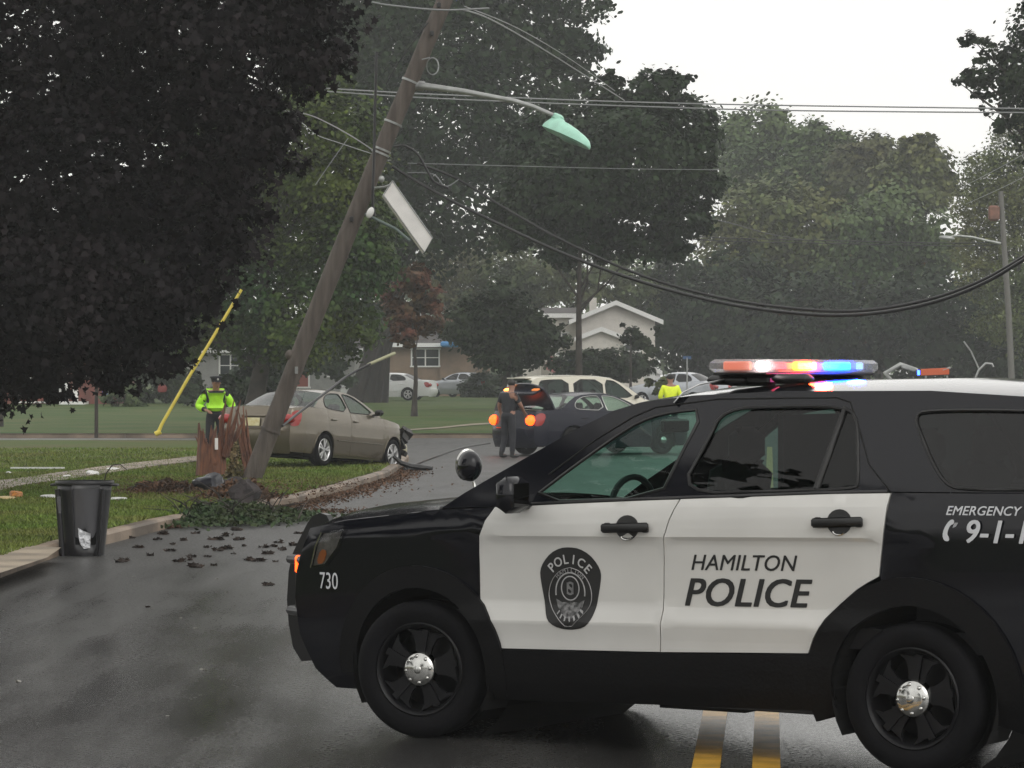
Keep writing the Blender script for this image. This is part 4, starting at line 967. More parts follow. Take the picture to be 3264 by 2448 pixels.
for i in range(26):
    mb.box((-.62 + rn.uniform(-.14, .16), rn.uniform(-.2, .80), rn.uniform(.22, .86)), (rn.uniform(.05, .22), rn.uniform(.05, .3), rn.uniform(.04, .18)), Matrix.Rotation(rn.uniform(-1, 1), 3, 'X') @ Matrix.Rotation(rn.uniform(-1, 1), 3, 'Y'))
mb.obj('crushed_engine_bay', pm('scrap_dark', (.02, .018, .016), .5, metal=.4, var=.6, vscale=8), gold)
mb = MB(); mb.ellip((-.72, .72, .45), (.10, .07, .13), 10, 8); mb.obj('broken_headlight', pm('lamp_yellowed', (.40, .37, .26), .3), gold)
bw = Vector(W3(1312, 1515, 64.2)); bw.z = .0
fb = empty('torn_bumper', 'black torn bumper strip hanging to the road by the front wheel of the gold car', 'car bumper', (bw.x, bw.y, 0), .3)
mb = MB(); mb.tube([(-.35, .1, .30), (-.2, .05, .16), (0, 0, .09), (.2, -.02, .07), (.42, -.02, .05)], [.05, .07, .08, .08, .05], 8, flat=.7); mb.box((.1, .05, .04), (.5, .18, .06), rot_axis(.2, 'Z'), bev=.02); mb.obj('bumper_strip', M_trim, fb, 50)
dk = empty('dark_police_sedan', 'dark navy sedan with open boot and glowing tail lamps in the road', 'car')
M_litlamp = emit('tail_lit', (1, .075, .006), 6)
a48 = R(51)
c_, _ = sedan(dk, M_navy, wb=2.87, r=.34, H=1.50, hw=.95, trunk_open=True, tail=M_litlamp, glass_m=M_gl_clear, wheel='steel', chrome_line=True)
place(dk, (math.sin(a48), math.cos(a48)), (3.95, .80, 0), (((1704 - 1632) / F * 76), 76, 0))
vn = empty('white_minivan', 'cream white minivan standing in the road beyond the dark sedan', 'minivan')
sedan(vn, M_cream, wb=3.0, r=.34, ov=(.95, 1.10), H=1.50, hw=.98, van=True, glass_m=M_gl_dark, wheel='alloy')
a60 = R(62); place(vn, (math.sin(a60), math.cos(a60)), (4.1, .95, 0), ((1700 - 1632) / F * 99, 99, .04))
w1 = empty('white_sedan', 'white sedan parked behind the broad trunk of the big tree', 'car')
sedan(w1, M_wht2, wb=2.8, r=.33, ov=(.95, 1.15), H=1.45, hw=.9, glass_m=M_gl_black)
place(w1, (-math.cos(R(14)), math.sin(R(14))), (3.95, -.8, 0), ((1368 - 1632) / F * 170, 170, terr(0, 170)))
w2 = empty('silver_sedan', 'silver grey sedan parked before the tan brick house', 'car')
sedan(w2, M_silver, wb=2.7, r=.32, ov=(.9, 1.1), H=1.45, hw=.88, glass_m=M_gl_black)
place(w2, (-math.cos(R(40)), math.sin(R(40))), (3.8, -.8, 0), ((1545 - 1632) / F * 186, 186, terr(0, 186)))
w3 = empty('grey_car', 'grey car in the street left of the light bar', 'car')
sedan(w3, M_silver, wb=2.7, H=1.6, simple=True, glass_m=M_gl_black)
place(w3, (-math.cos(R(30)), math.sin(R(30))), (3.8, -.8, 0), ((2280 - 1632) / F * 150, 150, terr(0, 150)))

# ---------------------------------------------------------------- people
def skin_chain(name, pts, edges, radii, mat, parent, levels=1, root=0):
    me = bpy.data.meshes.new(name); me.from_pydata([tuple(p) for p in pts], edges, []); me.update()
    o = link(name, me, None)
    md = o.modifiers.new('skin', 'SKIN'); md.use_smooth_shade = True
    for i, r_ in enumerate(radii):
        sv = me.skin_vertices[0].data[i]; sv.radius = (r_, r_) if not hasattr(r_, '__len__') else r_
        sv.use_root = (i == root)
    md2 = o.modifiers.new('sub', 'SUBSURF'); md2.levels = levels; md2.render_levels = levels
    dg = bpy.context.evaluated_depsgraph_get(); m2 = bpy.data.meshes.new_from_object(o.evaluated_get(dg))
    bpy.data.objects.remove(o); m2.name = name; m2.materials.clear(); m2.materials.append(mat)
    q = link(name, m2, parent); return q
M_skin = pm('skin', (.30, .155, .105), .55, var=.08)
M_unif = pm('uniform_dark', (.012, .013, .018), .8, var=.3, vscale=6, bump=.3, bscale=12)
M_neon = pm('hi_vis', (.42, .86, .03), .6, var=.06, vscale=8, bump=.4, bscale=9)
M_neon_y = pm('hi_vis_yellow', (.72, .86, .02), .6, var=.06, vscale=8, bump=.4, bscale=9)
M_hair = pm('hair_dark', (.012, .010, .008), .7)
M_refl = pm('reflective_tape', (.5, .5, .45), .4)
def person(label, loc, rz, J, vest=None, cap=True, sleeve=True, vest_sleeves=False, group=None, tape=False):
    """J: joints in metres, x = forward of the person, y = left, z up"""
    t = empty('person', label, 'person', loc, rz, group)
    V_ = Vector; j = {k: V_(v) for k, v in J.items()}
    pts = []; ed = []; rd = []
    def add(p, r_, par=None):
        pts.append(V_(p)); rd.append(r_)
        if par is not None: ed.append((par, len(pts) - 1))
        return len(pts) - 1
    pel = add(j['pelvis'], (.15, .12)); sp1 = add(j['pelvis'].lerp(j['chest'], .5), (.135, .11), pel); ch = add(j['chest'], (.165, .125), sp1)
    nk = add(j['neck'], .062, ch); hb = add(j['neck'].lerp(j['head'], .5), .072, nk); hd = add(j['head'], (.082, .098), hb); ht = add(j['head'] + V_((0, 0, .085)), (.068, .085), hd)
    for s in ('l', 'r'):
        sh_ = add(j['sh_' + s], .072, ch); el = add(j['el_' + s], .047, sh_); wr3 = add(j['wr_' + s], .031, el)
        d = (j['wr_' + s] - j['el_' + s]).normalized(); pm_ = add(j['wr_' + s] + d * .07, (.040, .018), wr3)
        side = d.cross(V_((0, 0, 1))); side = side.normalized() if side.length > .1 else V_((0, 1, 0))
        for q, (o_, L) in enumerate(((-.03, .065), (-.01, .078), (.01, .075), (.03, .058))):
            a = add(j['wr_' + s] + d * .10 + side * o_, .0095, pm_); b = add(j['wr_' + s] + d * (.10 + L * .6) + side * o_ * 1.1 + V_((0, 0, -.012)), .0085, a); add(j['wr_' + s] + d * (.10 + L) + side * o_ * 1.1 + V_((0, 0, -.03)), .007, b)
        a = add(j['wr_' + s] + d * .045 + side * .045, .011, wr3); add(j['wr_' + s] + d * .085 + side * .06, .009, a)
        hp = add(j['hip_' + s], .092, pel); kn = add(j['kn_' + s], .062, hp); an = add(j['an_' + s], .042, kn); add(j['toe_' + s], .035, an)
    body = skin_chain('body', pts, ed, rd, M_skin, t, 2)
    # face
    hc = j['head']; f = V_(J.get('look', (1, 0, 0))).normalized(); sdv = f.cross(V_((0, 0, 1))).normalized()
    fc = MB(); fc.ellip(hc + f * .098 + V_((0, 0, -.01)), (.014, .014, .022), 8, 6)
    for s in (-1, 1): fc.ellip(hc + sdv * .082 * s, (.016, .012, .028), 8, 6)
    fc.obj('face_features', M_skin, t, 60)
    ey = MB()
    for s in (-1, 1): ey.ellip(hc + f * .088 + sdv * .03 * s + V_((0, 0, .018)), (.010, .010, .006), 8, 5)
    ey.ellip(hc + f * .086 + V_((0, 0, -.052)), (.008, .022, .005), 8, 5); ey.obj('eyes_and_mouth', M_hair, t)
    hr = MB(); hr.ellip(hc + V_((0, 0, .045)) - f * .018, (.093, .093, .085), 14, 10); hr.obj('hair', M_hair, t, 60)
    if cap:
        cp = MB(); cp.lathe([(.100, .065), (.106, .085), (.110, .092), (.128, .112), (.125, .128), (.06, .138), (0, .140)], hc, 'Z', 20); cp.prism([(-.08, 0), (.08, 0), (.07, .07), (.03, .10), (-.03, .10), (-.07, .07)], .01, (hc + V_((0, 0, .072)) + f * .07, sdv, f, (0, 0, 1)))
        cpo = cp.obj('cap', M_unif, t, 50)
        bd = MB(); bd.ellip(hc + f * .115 + V_((0, 0, .11)), (.012, .022, .022), 8, 6); bd.obj('cap_badge', M_refl, cpo)
    # trousers and shirt as their own skins
    P2 = [j['pelvis'] + V_((0, 0, .10)), j['pelvis']]; E2 = [(0, 1)]; R2 = [(.165, .13), (.17, .135)]
    for s in ('l', 'r'):
        n = len(P2); P2 += [j['hip_' + s], j['kn_' + s], j['an_' + s] + V_((0, 0, .02))]; R2 += [.108, .080, .066]; E2 += [(1, n), (n, n + 1), (n + 1, n + 2)]
    skin_chain('trousers', P2, E2, R2, M_unif, t, 2, root=1)
    P3 = [j['pelvis'] + V_((0, 0, -.06)), j['pelvis'].lerp(j['chest'], .5), j['chest'], j['neck'] - V_((0, 0, .02))]; E3 = [(0, 1), (1, 2), (2, 3)]; R3 = [(.168, .135), (.158, .13), (.185, .145), .080]
    for s in ('l', 'r'):
        n = len(P3); q = j['wr_' + s] if sleeve else j['sh_' + s].lerp(j['el_' + s], .75)
        P3 += [j['sh_' + s], j['sh_' + s].lerp(q, .5) if not sleeve else j['el_' + s], q]; R3 += [.088, .066 if sleeve else .075, .046 if sleeve else .068]; E3 += [(2, n), (n, n + 1), (n + 1, n + 2)]
    skin_chain('shirt', P3, E3, R3, M_unif if not vest_sleeves else vest, t, 2, root=2)
    if vest and not vest_sleeves:
        P4 = [j['pelvis'] + V_((0, 0, .02)), j['pelvis'].lerp(j['chest'], .5), j['chest'], j['chest'].lerp(j['neck'], .55)]
        skin_chain('vest', P4, [(0, 1), (1, 2), (2, 3)], [(.180, .150), (.168, .142), (.180, .150), (.12, .10)], vest, t, 2, root=2)
    for s in ('l', 'r'):
        d = (j['toe_' + s] - j['an_' + s]); b = MB(); a = j['an_' + s]
        b.ellip(a.lerp(j['toe_' + s], .5) + V_((0, 0, -.01)), (.15, .05, .045), 12, 8, Matrix.Rotation(math.atan2(d.y, d.x), 3, 'Z')); b.tube([a + V_((0, 0, -.02)), a + V_((0, 0, .08))], .055, 8)
        b.obj('boot', M_trim, t, 60)
    return t
base = dict(pelvis=(0, 0, .98), chest=(.02, 0, 1.34), neck=(.02, 0, 1.52), head=(.04, 0, 1.68), hip_l=(0, .10, .92), hip_r=(0, -.10, .92), kn_l=(.03, .12, .50), kn_r=(.02, -.12, .50), an_l=(-.02, .13, .09), an_r=(-.02, -.13, .09), toe_l=(.14, .15, .04), toe_r=(.14, -.15, .04),
            sh_l=(.02, .19, 1.44), sh_r=(.02, -.19, 1.44), el_l=(-.04, .30, 1.17), el_r=(-.04, -.30, 1.17), wr_l=(.20, .20, 1.10), wr_r=(.20, -.20, 1.10), look=(1, 0, -.1))
# officer by the gold car: faces the camera, both arms bent at the waist
J = dict(base); J.update(el_l=(.0, .35, 1.13), el_r=(.0, -.35, 1.13), wr_l=(.22, .26, 1.00), wr_r=(.24, -.21, 1.06), look=(1, .2, -.35), head=(.17, .0, 1.60), neck=(.11, 0, 1.45), chest=(.06, 0, 1.29), sh_l=(.07, .19, 1.385), sh_r=(.07, -.19, 1.385))
person('officer in dark cap and neon green vest behind the splintered stump', ((686 - 1632) / F * 64.5, 64.5, .15), R(-78), J, vest=M_neon, vest_sleeves=False)
pl_ = [o for o in COL.objects if o.name.startswith('person') and o.parent is None][-1]
for s in ('l', 'r'):
    q = [Vector(J[k + s]) for k in ('sh_', 'el_', 'wr_')]; q[2] = q[1].lerp(q[2], .75)
    skin_chain('vest_sleeve', q, [(0, 1), (1, 2)], [.098, .085, .072], M_neon, pl_, 2)
# officer at the open boot: back to the camera, bare forearm
J = dict(base); J.update(head=(.14, 0, 1.68), neck=(.10, 0, 1.52), chest=(.06, 0, 1.34), el_l=(.04, .30, 1.20), wr_l=(.12, .30, .96), el_r=(.14, -.27, 1.20), wr_r=(.34, -.2, 1.05), look=(1, .1, -.3), an_l=(-.10, .12, .09), toe_l=(.06, .13, .04))
person('officer in dark short sleeved uniform standing at the open boot of the dark sedan', ((1620 - 1632) / F * 74.2, 74.2, 0), R(52), J, cap=False, sleeve=False)
# person in the yellow high visibility jacket, seen from behind over the bonnet of the van
J = dict(base); J.update(el_l=(.0, .28, 1.18), wr_l=(.2, .16, 1.14), el_r=(.0, -.28, 1.18), wr_r=(.2, -.16, 1.14))
person('person in bright yellow high visibility jacket, seen above the police car roof', ((2137 - 1632) / F * 92, 92, .0), R(95), J, vest=M_neon_y, vest_sleeves=True, cap=False)

pp = [o for o in COL.objects if o.name.startswith('person') and o.parent is None][-1]; pp.scale = (1.08, 1.08, 1.08)
# ---------------------------------------------------------------- leaning utility pole and what hangs from it
M_wood = pm('pole_wood', (.110, .092, .078), .8, color2=(.062, .050, .042), vscale=3, stretch=(3, 3, .35), bump=.8, bscale=14)
M_split = pm('split_wood', (.20, .080, .040), .75, color2=(.075, .030, .020), vscale=5, stretch=(4, 4, .5), bump=.8, bscale=20)
M_galv = pm('galvanised', (.34, .35, .34), .4, metal=.5, var=.15, vscale=5)
M_green = pm('lamp_housing_green', (.34, .62, .49), .4, var=.10, vscale=5)
M_cable = pm('cable_black', (.012, .012, .013), .4)
M_wire = pm('wire_grey', (.25, .26, .26), .4, metal=.3)
M_ceram = pm('insulator_white', (.7, .7, .68), .25)
M_signw = pm('sign_back_white', (.80, .78, .75), .5, var=.06, vscale=3)
YP = 54.5
def polep(py, Y=YP):      # axis of the leaning pole at a picture row
    t = (1555 - py) / 1555.0; px = 792 + (1418 - 792) * t - 10 * math.sin(math.pi * t)
    return W3(px, py, Y)
pole = empty('utility_pole', 'tall wooden utility pole snapped and leaning to the right over the road', 'utility pole', GP(792, 1562, .0))
loc = pole.location.copy()
mb = MB(); ys = np.linspace(1562, -260, 24)
pts = [polep(y) - loc for y in ys]; rad = [.160 - .030 * i / 23 + rn.uniform(-.003, .003) for i in range(24)]
mb.tube(pts, rad, 18); mb.obj('shaft', M_wood, pole, 50)
for y, r_ in ((1375, .174), (480, .160), (395, .160), (492, .160), (262, .156)):
    a = polep(y) - loc; b = polep(y - 6) - loc; MB().tube([a, b], r_, 14).obj('steel_band', M_galv if y != 1375 else M_wood, pole, 50)
for y, px_off in ((110, 6), (20, -10), (700, -4)):
    c = polep(y) - loc + Vector((px_off / F * YP, -.18, 0)); MB().box(c, (.07, .05, .09), bev=.015).obj('bolt_plate', M_cable, pole)
MB().ellip(polep(1132) - loc + Vector((-.16, -.03, 0)), (.08, .08, .09), 10, 8).obj('knot', M_wood, pole, 60)
tg = MB(); tg.box(polep(1180) - loc + Vector((.06, -.20, 0)), (.05, .02, .12), bev=.004); tg.obj('tag_plate', M_galv, pole)
# lamp arm
arm = [(1330, 272, YP), (1400, 281, YP - .3), (1480, 292, YP - .7), (1560, 307, YP - 1.0), (1640, 322, YP - 1.3), (1700, 340, YP - 1.55), (1765, 368, YP - 1.8)]
lampc = empty('street_lamp', 'green cobra head street lamp on a grey arm fixed to the leaning pole', 'street lamp', W3(*arm[0]))
lo_ = lampc.location.copy()
mb = MB(); mb.tube([W3(*a) - lo_ for a in arm], [.062, .055, .048, .043, .040, .038, .036], 12); mb.obj('lamp_arm', M_galv, lampc, 50)
MB().tube([W3(1300, 268, YP) - lo_, W3(1352, 276, YP) - lo_], .085, 12).obj('arm_clamp', M_galv, lampc, 50)
hd0, hd1 = W3(1737, 408, YP - 1.75) - lo_, W3(1877, 470, YP - 2.3) - lo_
ax = (hd1 - hd0).normalized(); up = Vector((0.62, 0, .78)); up = (up - ax * up.dot(ax)).normalized(); sd_ = ax.cross(up); L = (hd1 - hd0).length
secs = [(0, .10, .14, .0), (.05, .12, .22, .01), (.22, .15, .27, .015), (.32, .17, .245, .015), (.47, .19, .225, .015), (.62, .185, .20, .015), (.80, .165, .16, .012), (.92, .13, .12, .01), (.98, .08, .07, .01), (1.0, .04, .03, .005)]
vs = []; fs = []; n = 16
for t, wdt, top_, bot in secs:
    for k in range(n):
        a = 2 * math.pi * k / n; ca, sa = math.cos(a), math.sin(a)
        vs.append(hd0 + ax * (L * t) + sd_ * (wdt * ca) + up * ((top_ if sa > 0 else bot) * sa - .01))
for i in range(len(secs) - 1):
    for k in range(n):
        j_ = (k + 1) % n; fs.append((i * n + k, i * n + j_, (i + 1) * n + j_, (i + 1) * n + k))
fs += [tuple(range(n)), tuple(reversed(range(len(vs) - n, len(vs))))]
h_ = auto(mesh('lamp_housing', vs, fs, M_green, lampc), 50)
mb = MB(); mb.ellip(hd0 + ax * L * .55 - up * .0, (.24, .14, .07), 14, 8, Matrix((ax, sd_, up)).transposed()); mb.obj('lamp_glass', pm('lamp_cover', (.22, .36, .30), .3), h_, 60)
mb = MB(); mb.tube([hd0 + ax * L * .33 + up * .22, hd0 + ax * L * .34 + up * .30], .035, 10); mb.obj('photo_cell', M_cable, h_, 50)
mb = MB(); mb.box(hd0 + ax * L * .12 + up * .24, (.20, .13, .12), Matrix((ax, sd_, up)).transposed(), bev=.03); mb.obj('arm_socket', M_green, h_, 40)
# hanging blank sign board
sg = empty('hanging_sign', 'blank white sign board hanging askew from the leaning pole', 'sign', W3(1225, 580, YP - .35))
sl = sg.location.copy(); q = [W3(px, py, YP - .35) - sl for px, py in ((1251, 576), (1379, 758), (1353, 804), (1223, 622))]
vs = [p + Vector((0, 0, 0)) for p in q] + [p + Vector((-.035, .09, -.02)) for p in q]
mesh('sign_board', vs, [(3, 2, 1, 0), (4, 5, 6, 7), (0, 1, 5, 4), (1, 2, 6, 5), (2, 3, 7, 6), (3, 0, 4, 7)], M_signw, sg)
c4 = [q[0], q[1], q[2], q[3]]
MB().tube([p + Vector((0, -.004, 0)) for p in c4 + c4[:1]], .012, 6).obj('sign_edge', M_galv, sg)
mb = MB(); mb.tube([W3(1190, 600, YP - .2) - sl, W3(1226, 596, YP - .3) - sl, W3(1244, 590, YP - .35) - sl], .022, 8); mb.ellip(W3(1216, 571, YP - .3) - sl, (.05, .05, .06), 10, 8); mb.obj('sign_hanger', M_galv, sg, 50)
mb = MB(); mb.tube([W3(1165, 683, YP - .25) - sl, W3(1210, 705, YP - .4) - sl, W3(1262, 730, YP - .5) - sl, W3(1306, 768, YP - .6) - sl], .028, 8); mb.obj('bracket_arm', pm('bracket_green', (.10, .13, .12), .5), sg, 50)
mb = MB(); mb.ellip(W3(1180, 678, YP - .4) - sl, (.06, .05, .10), 10, 8, rot_axis(.4, 'Y')); mb.obj('insulator', M_ceram, sg, 60)
# wire coil
mb = MB(); mb.tube([W3(1379 + 19 * math.cos(a), 211 + 27 * math.sin(a), YP - .25 - .03 * k) for k, a in enumerate(np.linspace(0, 4 * math.pi, 40))], .010, 5); mb.tube([W3(1345, 190, YP - .2), W3(1370, 184, YP - .25)], .012, 5)
tag(mb.obj('wire_coil', M_wire, None, 60), 'small coil of pale wire beside the leaning pole above the lamp arm', 'wire')
for a_, b_, c_2 in (((1335, 255), (1356, 263), 0),): pass

def wire(label, pts, r=.012, mat=None, sub=6, name='overhead_cable', group=None, cat='cable'):
    """pts: (px, py, Y); smooth curve through them"""
    P = [W3(*p) for p in pts]; out = []
    for i in range(len(P) - 1):
        p0, p1, p2, p3 = P[max(i - 1, 0)], P[i], P[i + 1], P[min(i + 2, len(P) - 1)]
        for k in range(sub):
            t = k / sub; out.append(.5 * ((2 * p1) + (p2 - p0) * t + (2 * p0 - 5 * p1 + 4 * p2 - p3) * t * t + (-p0 + 3 * p1 - 3 * p2 + p3) * t ** 3))
    out.append(P[-1]); mb = MB(); mb.tube(out, r, 6); o = mb.obj(name, mat or M_cable, None, 70); tag(o, label, cat, group); return o
wire('thick black cable sagging low from the leaning pole across the street', [(1250, 530, 54), (1300, 562, 54), (1420, 630, 53.5), (1560, 700, 53), (1800, 810, 52), (2050, 900, 51), (2300, 965, 50), (2550, 1000, 49), (2750, 1002, 48.5), (2950, 970, 48), (3120, 910, 47.5), (3264, 828, 47), (3500, 680, 46)], .028)
wire('thinner black cable sagging just above the thick one from the leaning pole', [(1330, 520, 54), (1460, 572, 54), (1600, 658, 53.5), (1800, 770, 52.5), (2050, 880, 51.5), (2300, 950, 50.5), (2550, 985, 49.5), (2750, 990, 49), (2950, 957, 48.5), (3120, 898, 48), (3264, 818, 47.5), (3500, 672, 46.5)], .024)
wire('loose black cable loop running down from the pole band to the sagging cables', [(1255, 468, 54), (1290, 465, 53.8), (1330, 490, 53.8), (1360, 540, 53.8), (1385, 580, 53.8), (1430, 600, 53.8)], .020)
wire('short pale cable loop where the sagging cables are spliced', [(1300, 550, 54), (1380, 555, 53.8), (1420, 594, 53.8), (1462, 572, 53.8)], .010, M_wire)
wire('vertical black riser cable hanging left of the leaning pole', [(1200, 165, 54.2), (1196, 330, 54.2), (1192, 500, 54.2), (1188, 640, 54.2), (1194, 690, 54.2)], .024)
wire('black service cable running from the pole band up to the left', [(1190, 480, 54.2), (1130, 440, 56), (1050, 395, 60), (980, 365, 64), (900, 352, 70)], .012)
wire('grey service wire with a loop left of the leaning pole', [(1185, 490, 54.3), (1080, 455, 57), (1010, 430, 60), (960, 390, 63), (905, 358, 70)], .006, M_wire)
wire('thin wire slanting down left of the leaning pole', [(1110, 440, 56), (1060, 510, 56), (1005, 590, 56)], .008, M_wire)
wire('thin guy wire from the upper pole down to its lamp height', [(1365, 72, 54.3), (1320, 130, 54.3), (1270, 200, 54.3), (1230, 270, 54.3)], .012)
wire('pale top wire passing in front of the pole head', [(1000, -60, 55), (1170, 2, 54.6), (1290, 22, 54.2), (1420, 32, 54), (1560, 26, 54)], .016, M_wire)
wire('grey wire dropping from the pole head toward the right', [(1470, 30, 54), (1560, 60, 58), (1720, 150, 66), (1880, 250, 76), (1990, 320, 84)], .014, M_wire)
wire('second grey wire dropping from the pole head toward the right', [(1480, 20, 54), (1650, 90, 60), (1820, 190, 70), (1960, 290, 80)], .009, M_wire)
wire('upper of two long pale wires crossing behind the leaning pole', [(1010, 280, 84), (1300, 297, 84), (1600, 310, 84), (2000, 325, 84), (2500, 336, 83), (3264, 346, 82), (3700, 348, 81)], .020, M_wire)
wire('lower of two long pale wires crossing behind the leaning pole', [(1020, 290, 84), (1300, 309, 84), (1600, 323, 84), (2000, 338, 84), (2500, 352, 83), (3264, 359, 82), (3700, 360, 81)], .020, M_wire)
wire('long thin wire crossing the dark oak at mid height', [(1300, 520, 110), (1600, 528, 112), (2000, 538, 115), (2290, 541, 118)], .012, M_wire)
wire('upper black cable of the pair running to the far right pole', [(2100, 742, 160), (2300, 758, 162), (2700, 768, 164), (3050, 775, 165), (3195, 770, 165)], .030)
wire('lower black cable of the pair running to the far right pole', [(2100, 752, 160), (2300, 768, 162), (2700, 777, 164), (3050, 784, 165), (3195, 778, 165)], .030)
wire('dark cable slanting down to the pair by the far trees', [(2230, 690, 150), (2330, 712, 155), (2450, 745, 160), (2560, 764, 163)], .026)
for k, (a, b) in enumerate((((3050, 520), (3300, 395)), ((3060, 600), (3300, 470)), ((3080, 650), (3300, 545)))):
    wire(['topmost', 'middle', 'lowest'][k] + ' of three pale wires climbing to the right edge', [(a[0], a[1], 165), ((a[0] + b[0]) / 2, (a[1] + b[1]) / 2 + 3, 140), (b[0], b[1], 115)], .014, M_wire)
wire('fallen black cable lying across the wet road from the crashed car', [(1290, 1497, F * 1.84 / 297), (1330, 1478, F * 1.86 / 278), (1390, 1455, F * 1.86 / 255), (1470, 1428, F * 1.86 / 228), (1560, 1412, F * 1.86 / 212)], .03, name='fallen_cable')
wire('dark guy wire running up from the foot of the pole over the gold car', [(900, 1358, 54), (960, 1310, 55), (1040, 1250, 56), (1105, 1200, 57), (1180, 1160, 57.5)], .022, name='guy_wire')
o = MB().tube([W3(1172, 1163, 57.5), W3(1258, 1126, 58)], .030, 8).obj('wire_guard', pm('guard_pale', (.32, .32, .20), .6), None, 50); tag(o, 'short pale guard sleeve on the broken wire above the gold car', 'wire guard')
# yellow guard of a far guy wire
b = W3(503, 1384, 92); b.z = HLAWN if b.y < 88 else .0
gy = empty('guy_wire_guard', 'tall slanting yellow guy wire guard standing behind the left lawn', 'wire guard', W3(503, 1384, 92))
M_gy = pm('guard_yellow', (.62, .50, .06), .5, var=.1, vscale=3)
g0 = gy.location.copy()
MB().tube([W3(x, y, 92) - g0 for x, y in ((503, 1382), (516, 1352), (600, 1205), (655, 1115), (770, 923))], [.055, .048, .046, .045, .042], 10).obj('guard_sleeve', M_gy, gy, 50)
MB().tube([W3(495, 1384, 92) - g0, W3(512, 1376, 92) - g0], .075, 8).obj('anchor_foot', M_gy, gy, 50)
# thin dark posts on the left
for (px, y0, y1, Y, r_, lab) in ((307, 1180, 1396, 97, .06, 'thin dark post standing at the edge of the cross street'), (1, 1300, 1372, 108, .12, 'dark post cut by the left edge of the picture')):
    o = MB().tube([W3(px, y1, Y), W3(px, (y0 + y1) / 2, Y), W3(px + 2, y0 - 30, Y)], [r_, r_ * .9, r_ * .85], 8).obj('post', M_bark, None, 50); tag(o, lab, 'post')

# far right pole with lamp
fp = empty('utility_pole', 'upright grey utility pole far off at the right', 'utility pole', ((3228 - 1632) / F * 165, 165, terr(0, 165)))
f0 = fp.location.copy()
MB().tube([(0, 0, -.1), W3(3215, 1000, 165) - f0, W3(3192, 650, 165) - f0, W3(3190, 610, 165) - f0], [.17, .155, .13, .12], 12).obj('shaft', pm('pole_grey', (.13, .125, .115), .8), fp, 50)
MB().box(W3(3168, 680, 165) - f0, (.55, .4, .8), bev=.1).obj('transformer', pm('rusty', (.16, .07, .045), .7, var=.3), fp)
fl = empty('street_lamp', 'grey street lamp on a curved arm of the far right pole', 'street lamp', W3(3190, 776, 165)); f1 = fl.location.copy()
MB().tube([W3(x, y, 165) - f1 for x, y in ((3190, 776), (3150, 768), (3100, 756), (3050, 751), (3030, 755))], [.07, .065, .06, .055, .05], 8).obj('lamp_arm', M_galv, fl, 50)
MB().ellip(W3(3018, 759, 165) - f1, (.42, .20, .13), 12, 8, rot_axis(.10, 'Y')).obj('lamp_housing', M_galv, fl, 60)
o = MB().tube([W3(3120, 1175, 120), W3(3095, 1120, 120), W3(3072, 1088, 120)], .03, 6).obj('leaning_stick', M_galv, None, 50); tag(o, 'pale thin pole leaning behind the police car roof', 'stick')
# roadside kit seen over the roof of the police car
tk = empty('jointed_arm', 'grey jointed metal boom sticking up behind the police car roof', 'boom', ((2850 - 1632) / F * 80, 80, 0)); t0 = tk.location.copy()
MB().tube([(0, 0, 0), (0, 0, 1.7), W3(2822, 1190, 80) - t0, W3(2870, 1162, 80) - t0, W3(2925, 1180, 80) - t0], [.08, .07, .07, .06, .05], 8).obj('boom_tube', M_galv, tk, 50)
MB().box(W3(2895, 1172, 80) - t0, (.35, .12, .12), rot_axis(.3, 'Y'), bev=.02).obj('boom_joint', M_galv, tk)
tb = empty('barricade', 'orange barricade board seen behind the police car roof', 'barricade', ((2985 - 1632) / F * 82, 82, 0)); t0 = tb.location.copy()
MB().box(W3(2980, 1185, 82) - t0, (.72, .05, .17), rot_axis(-.04, 'Y'), bev=.01).obj('board', pm('barrier_orange', (.55, .11, .04), .5), tb)
for dx in (-.3, .3): MB().tube([(dx, .2, 0), (dx * .9, 0, 1.9)], .025, 6).obj('leg', M_galv, tb)
MB().tube([W3(3005, 1180, 82) - t0, W3(3030, 1172, 82) - t0], .03, 6).obj('handle', M_galv, tb)
o = MB().tube([W3(3105, 1215, 84), W3(3120, 1180, 84), W3(3142, 1158, 84), W3(3162, 1160, 84), W3(3166, 1170, 84)], .03, 8).obj('hoop_rail', M_galv, None, 50); tag(o, 'thin grey hoop rail seen over the rear of the police car roof', 'rail')
o = glow_lamp('blue_beacon', W3(2928, 1188, 78), (.06, .06, .12), (.03, .1, 1), 12, None); tag(o, 'tiny blue beacon light glowing behind the police car roof', 'light')
# street name blades, far
for (px, py, Y, lab) in ((2190, 1140, 140, 'small blue street name sign on a thin post left of the light bar'),):
    t = empty('street_sign', lab, 'sign', ((px - 1632) / F * Y, Y, terr(0, Y))); MB().tube([(0, 0, 0), (0, 0, W3(px, py, Y).z - t.location.z)], .03, 6).obj('post', M_galv, t)
    MB().box((0, 0, W3(px, py, Y).z - t.location.z), (.36, .02, .13)).obj('name_blade', pm('sign_blue', (.05, .11, .22), .5), t)

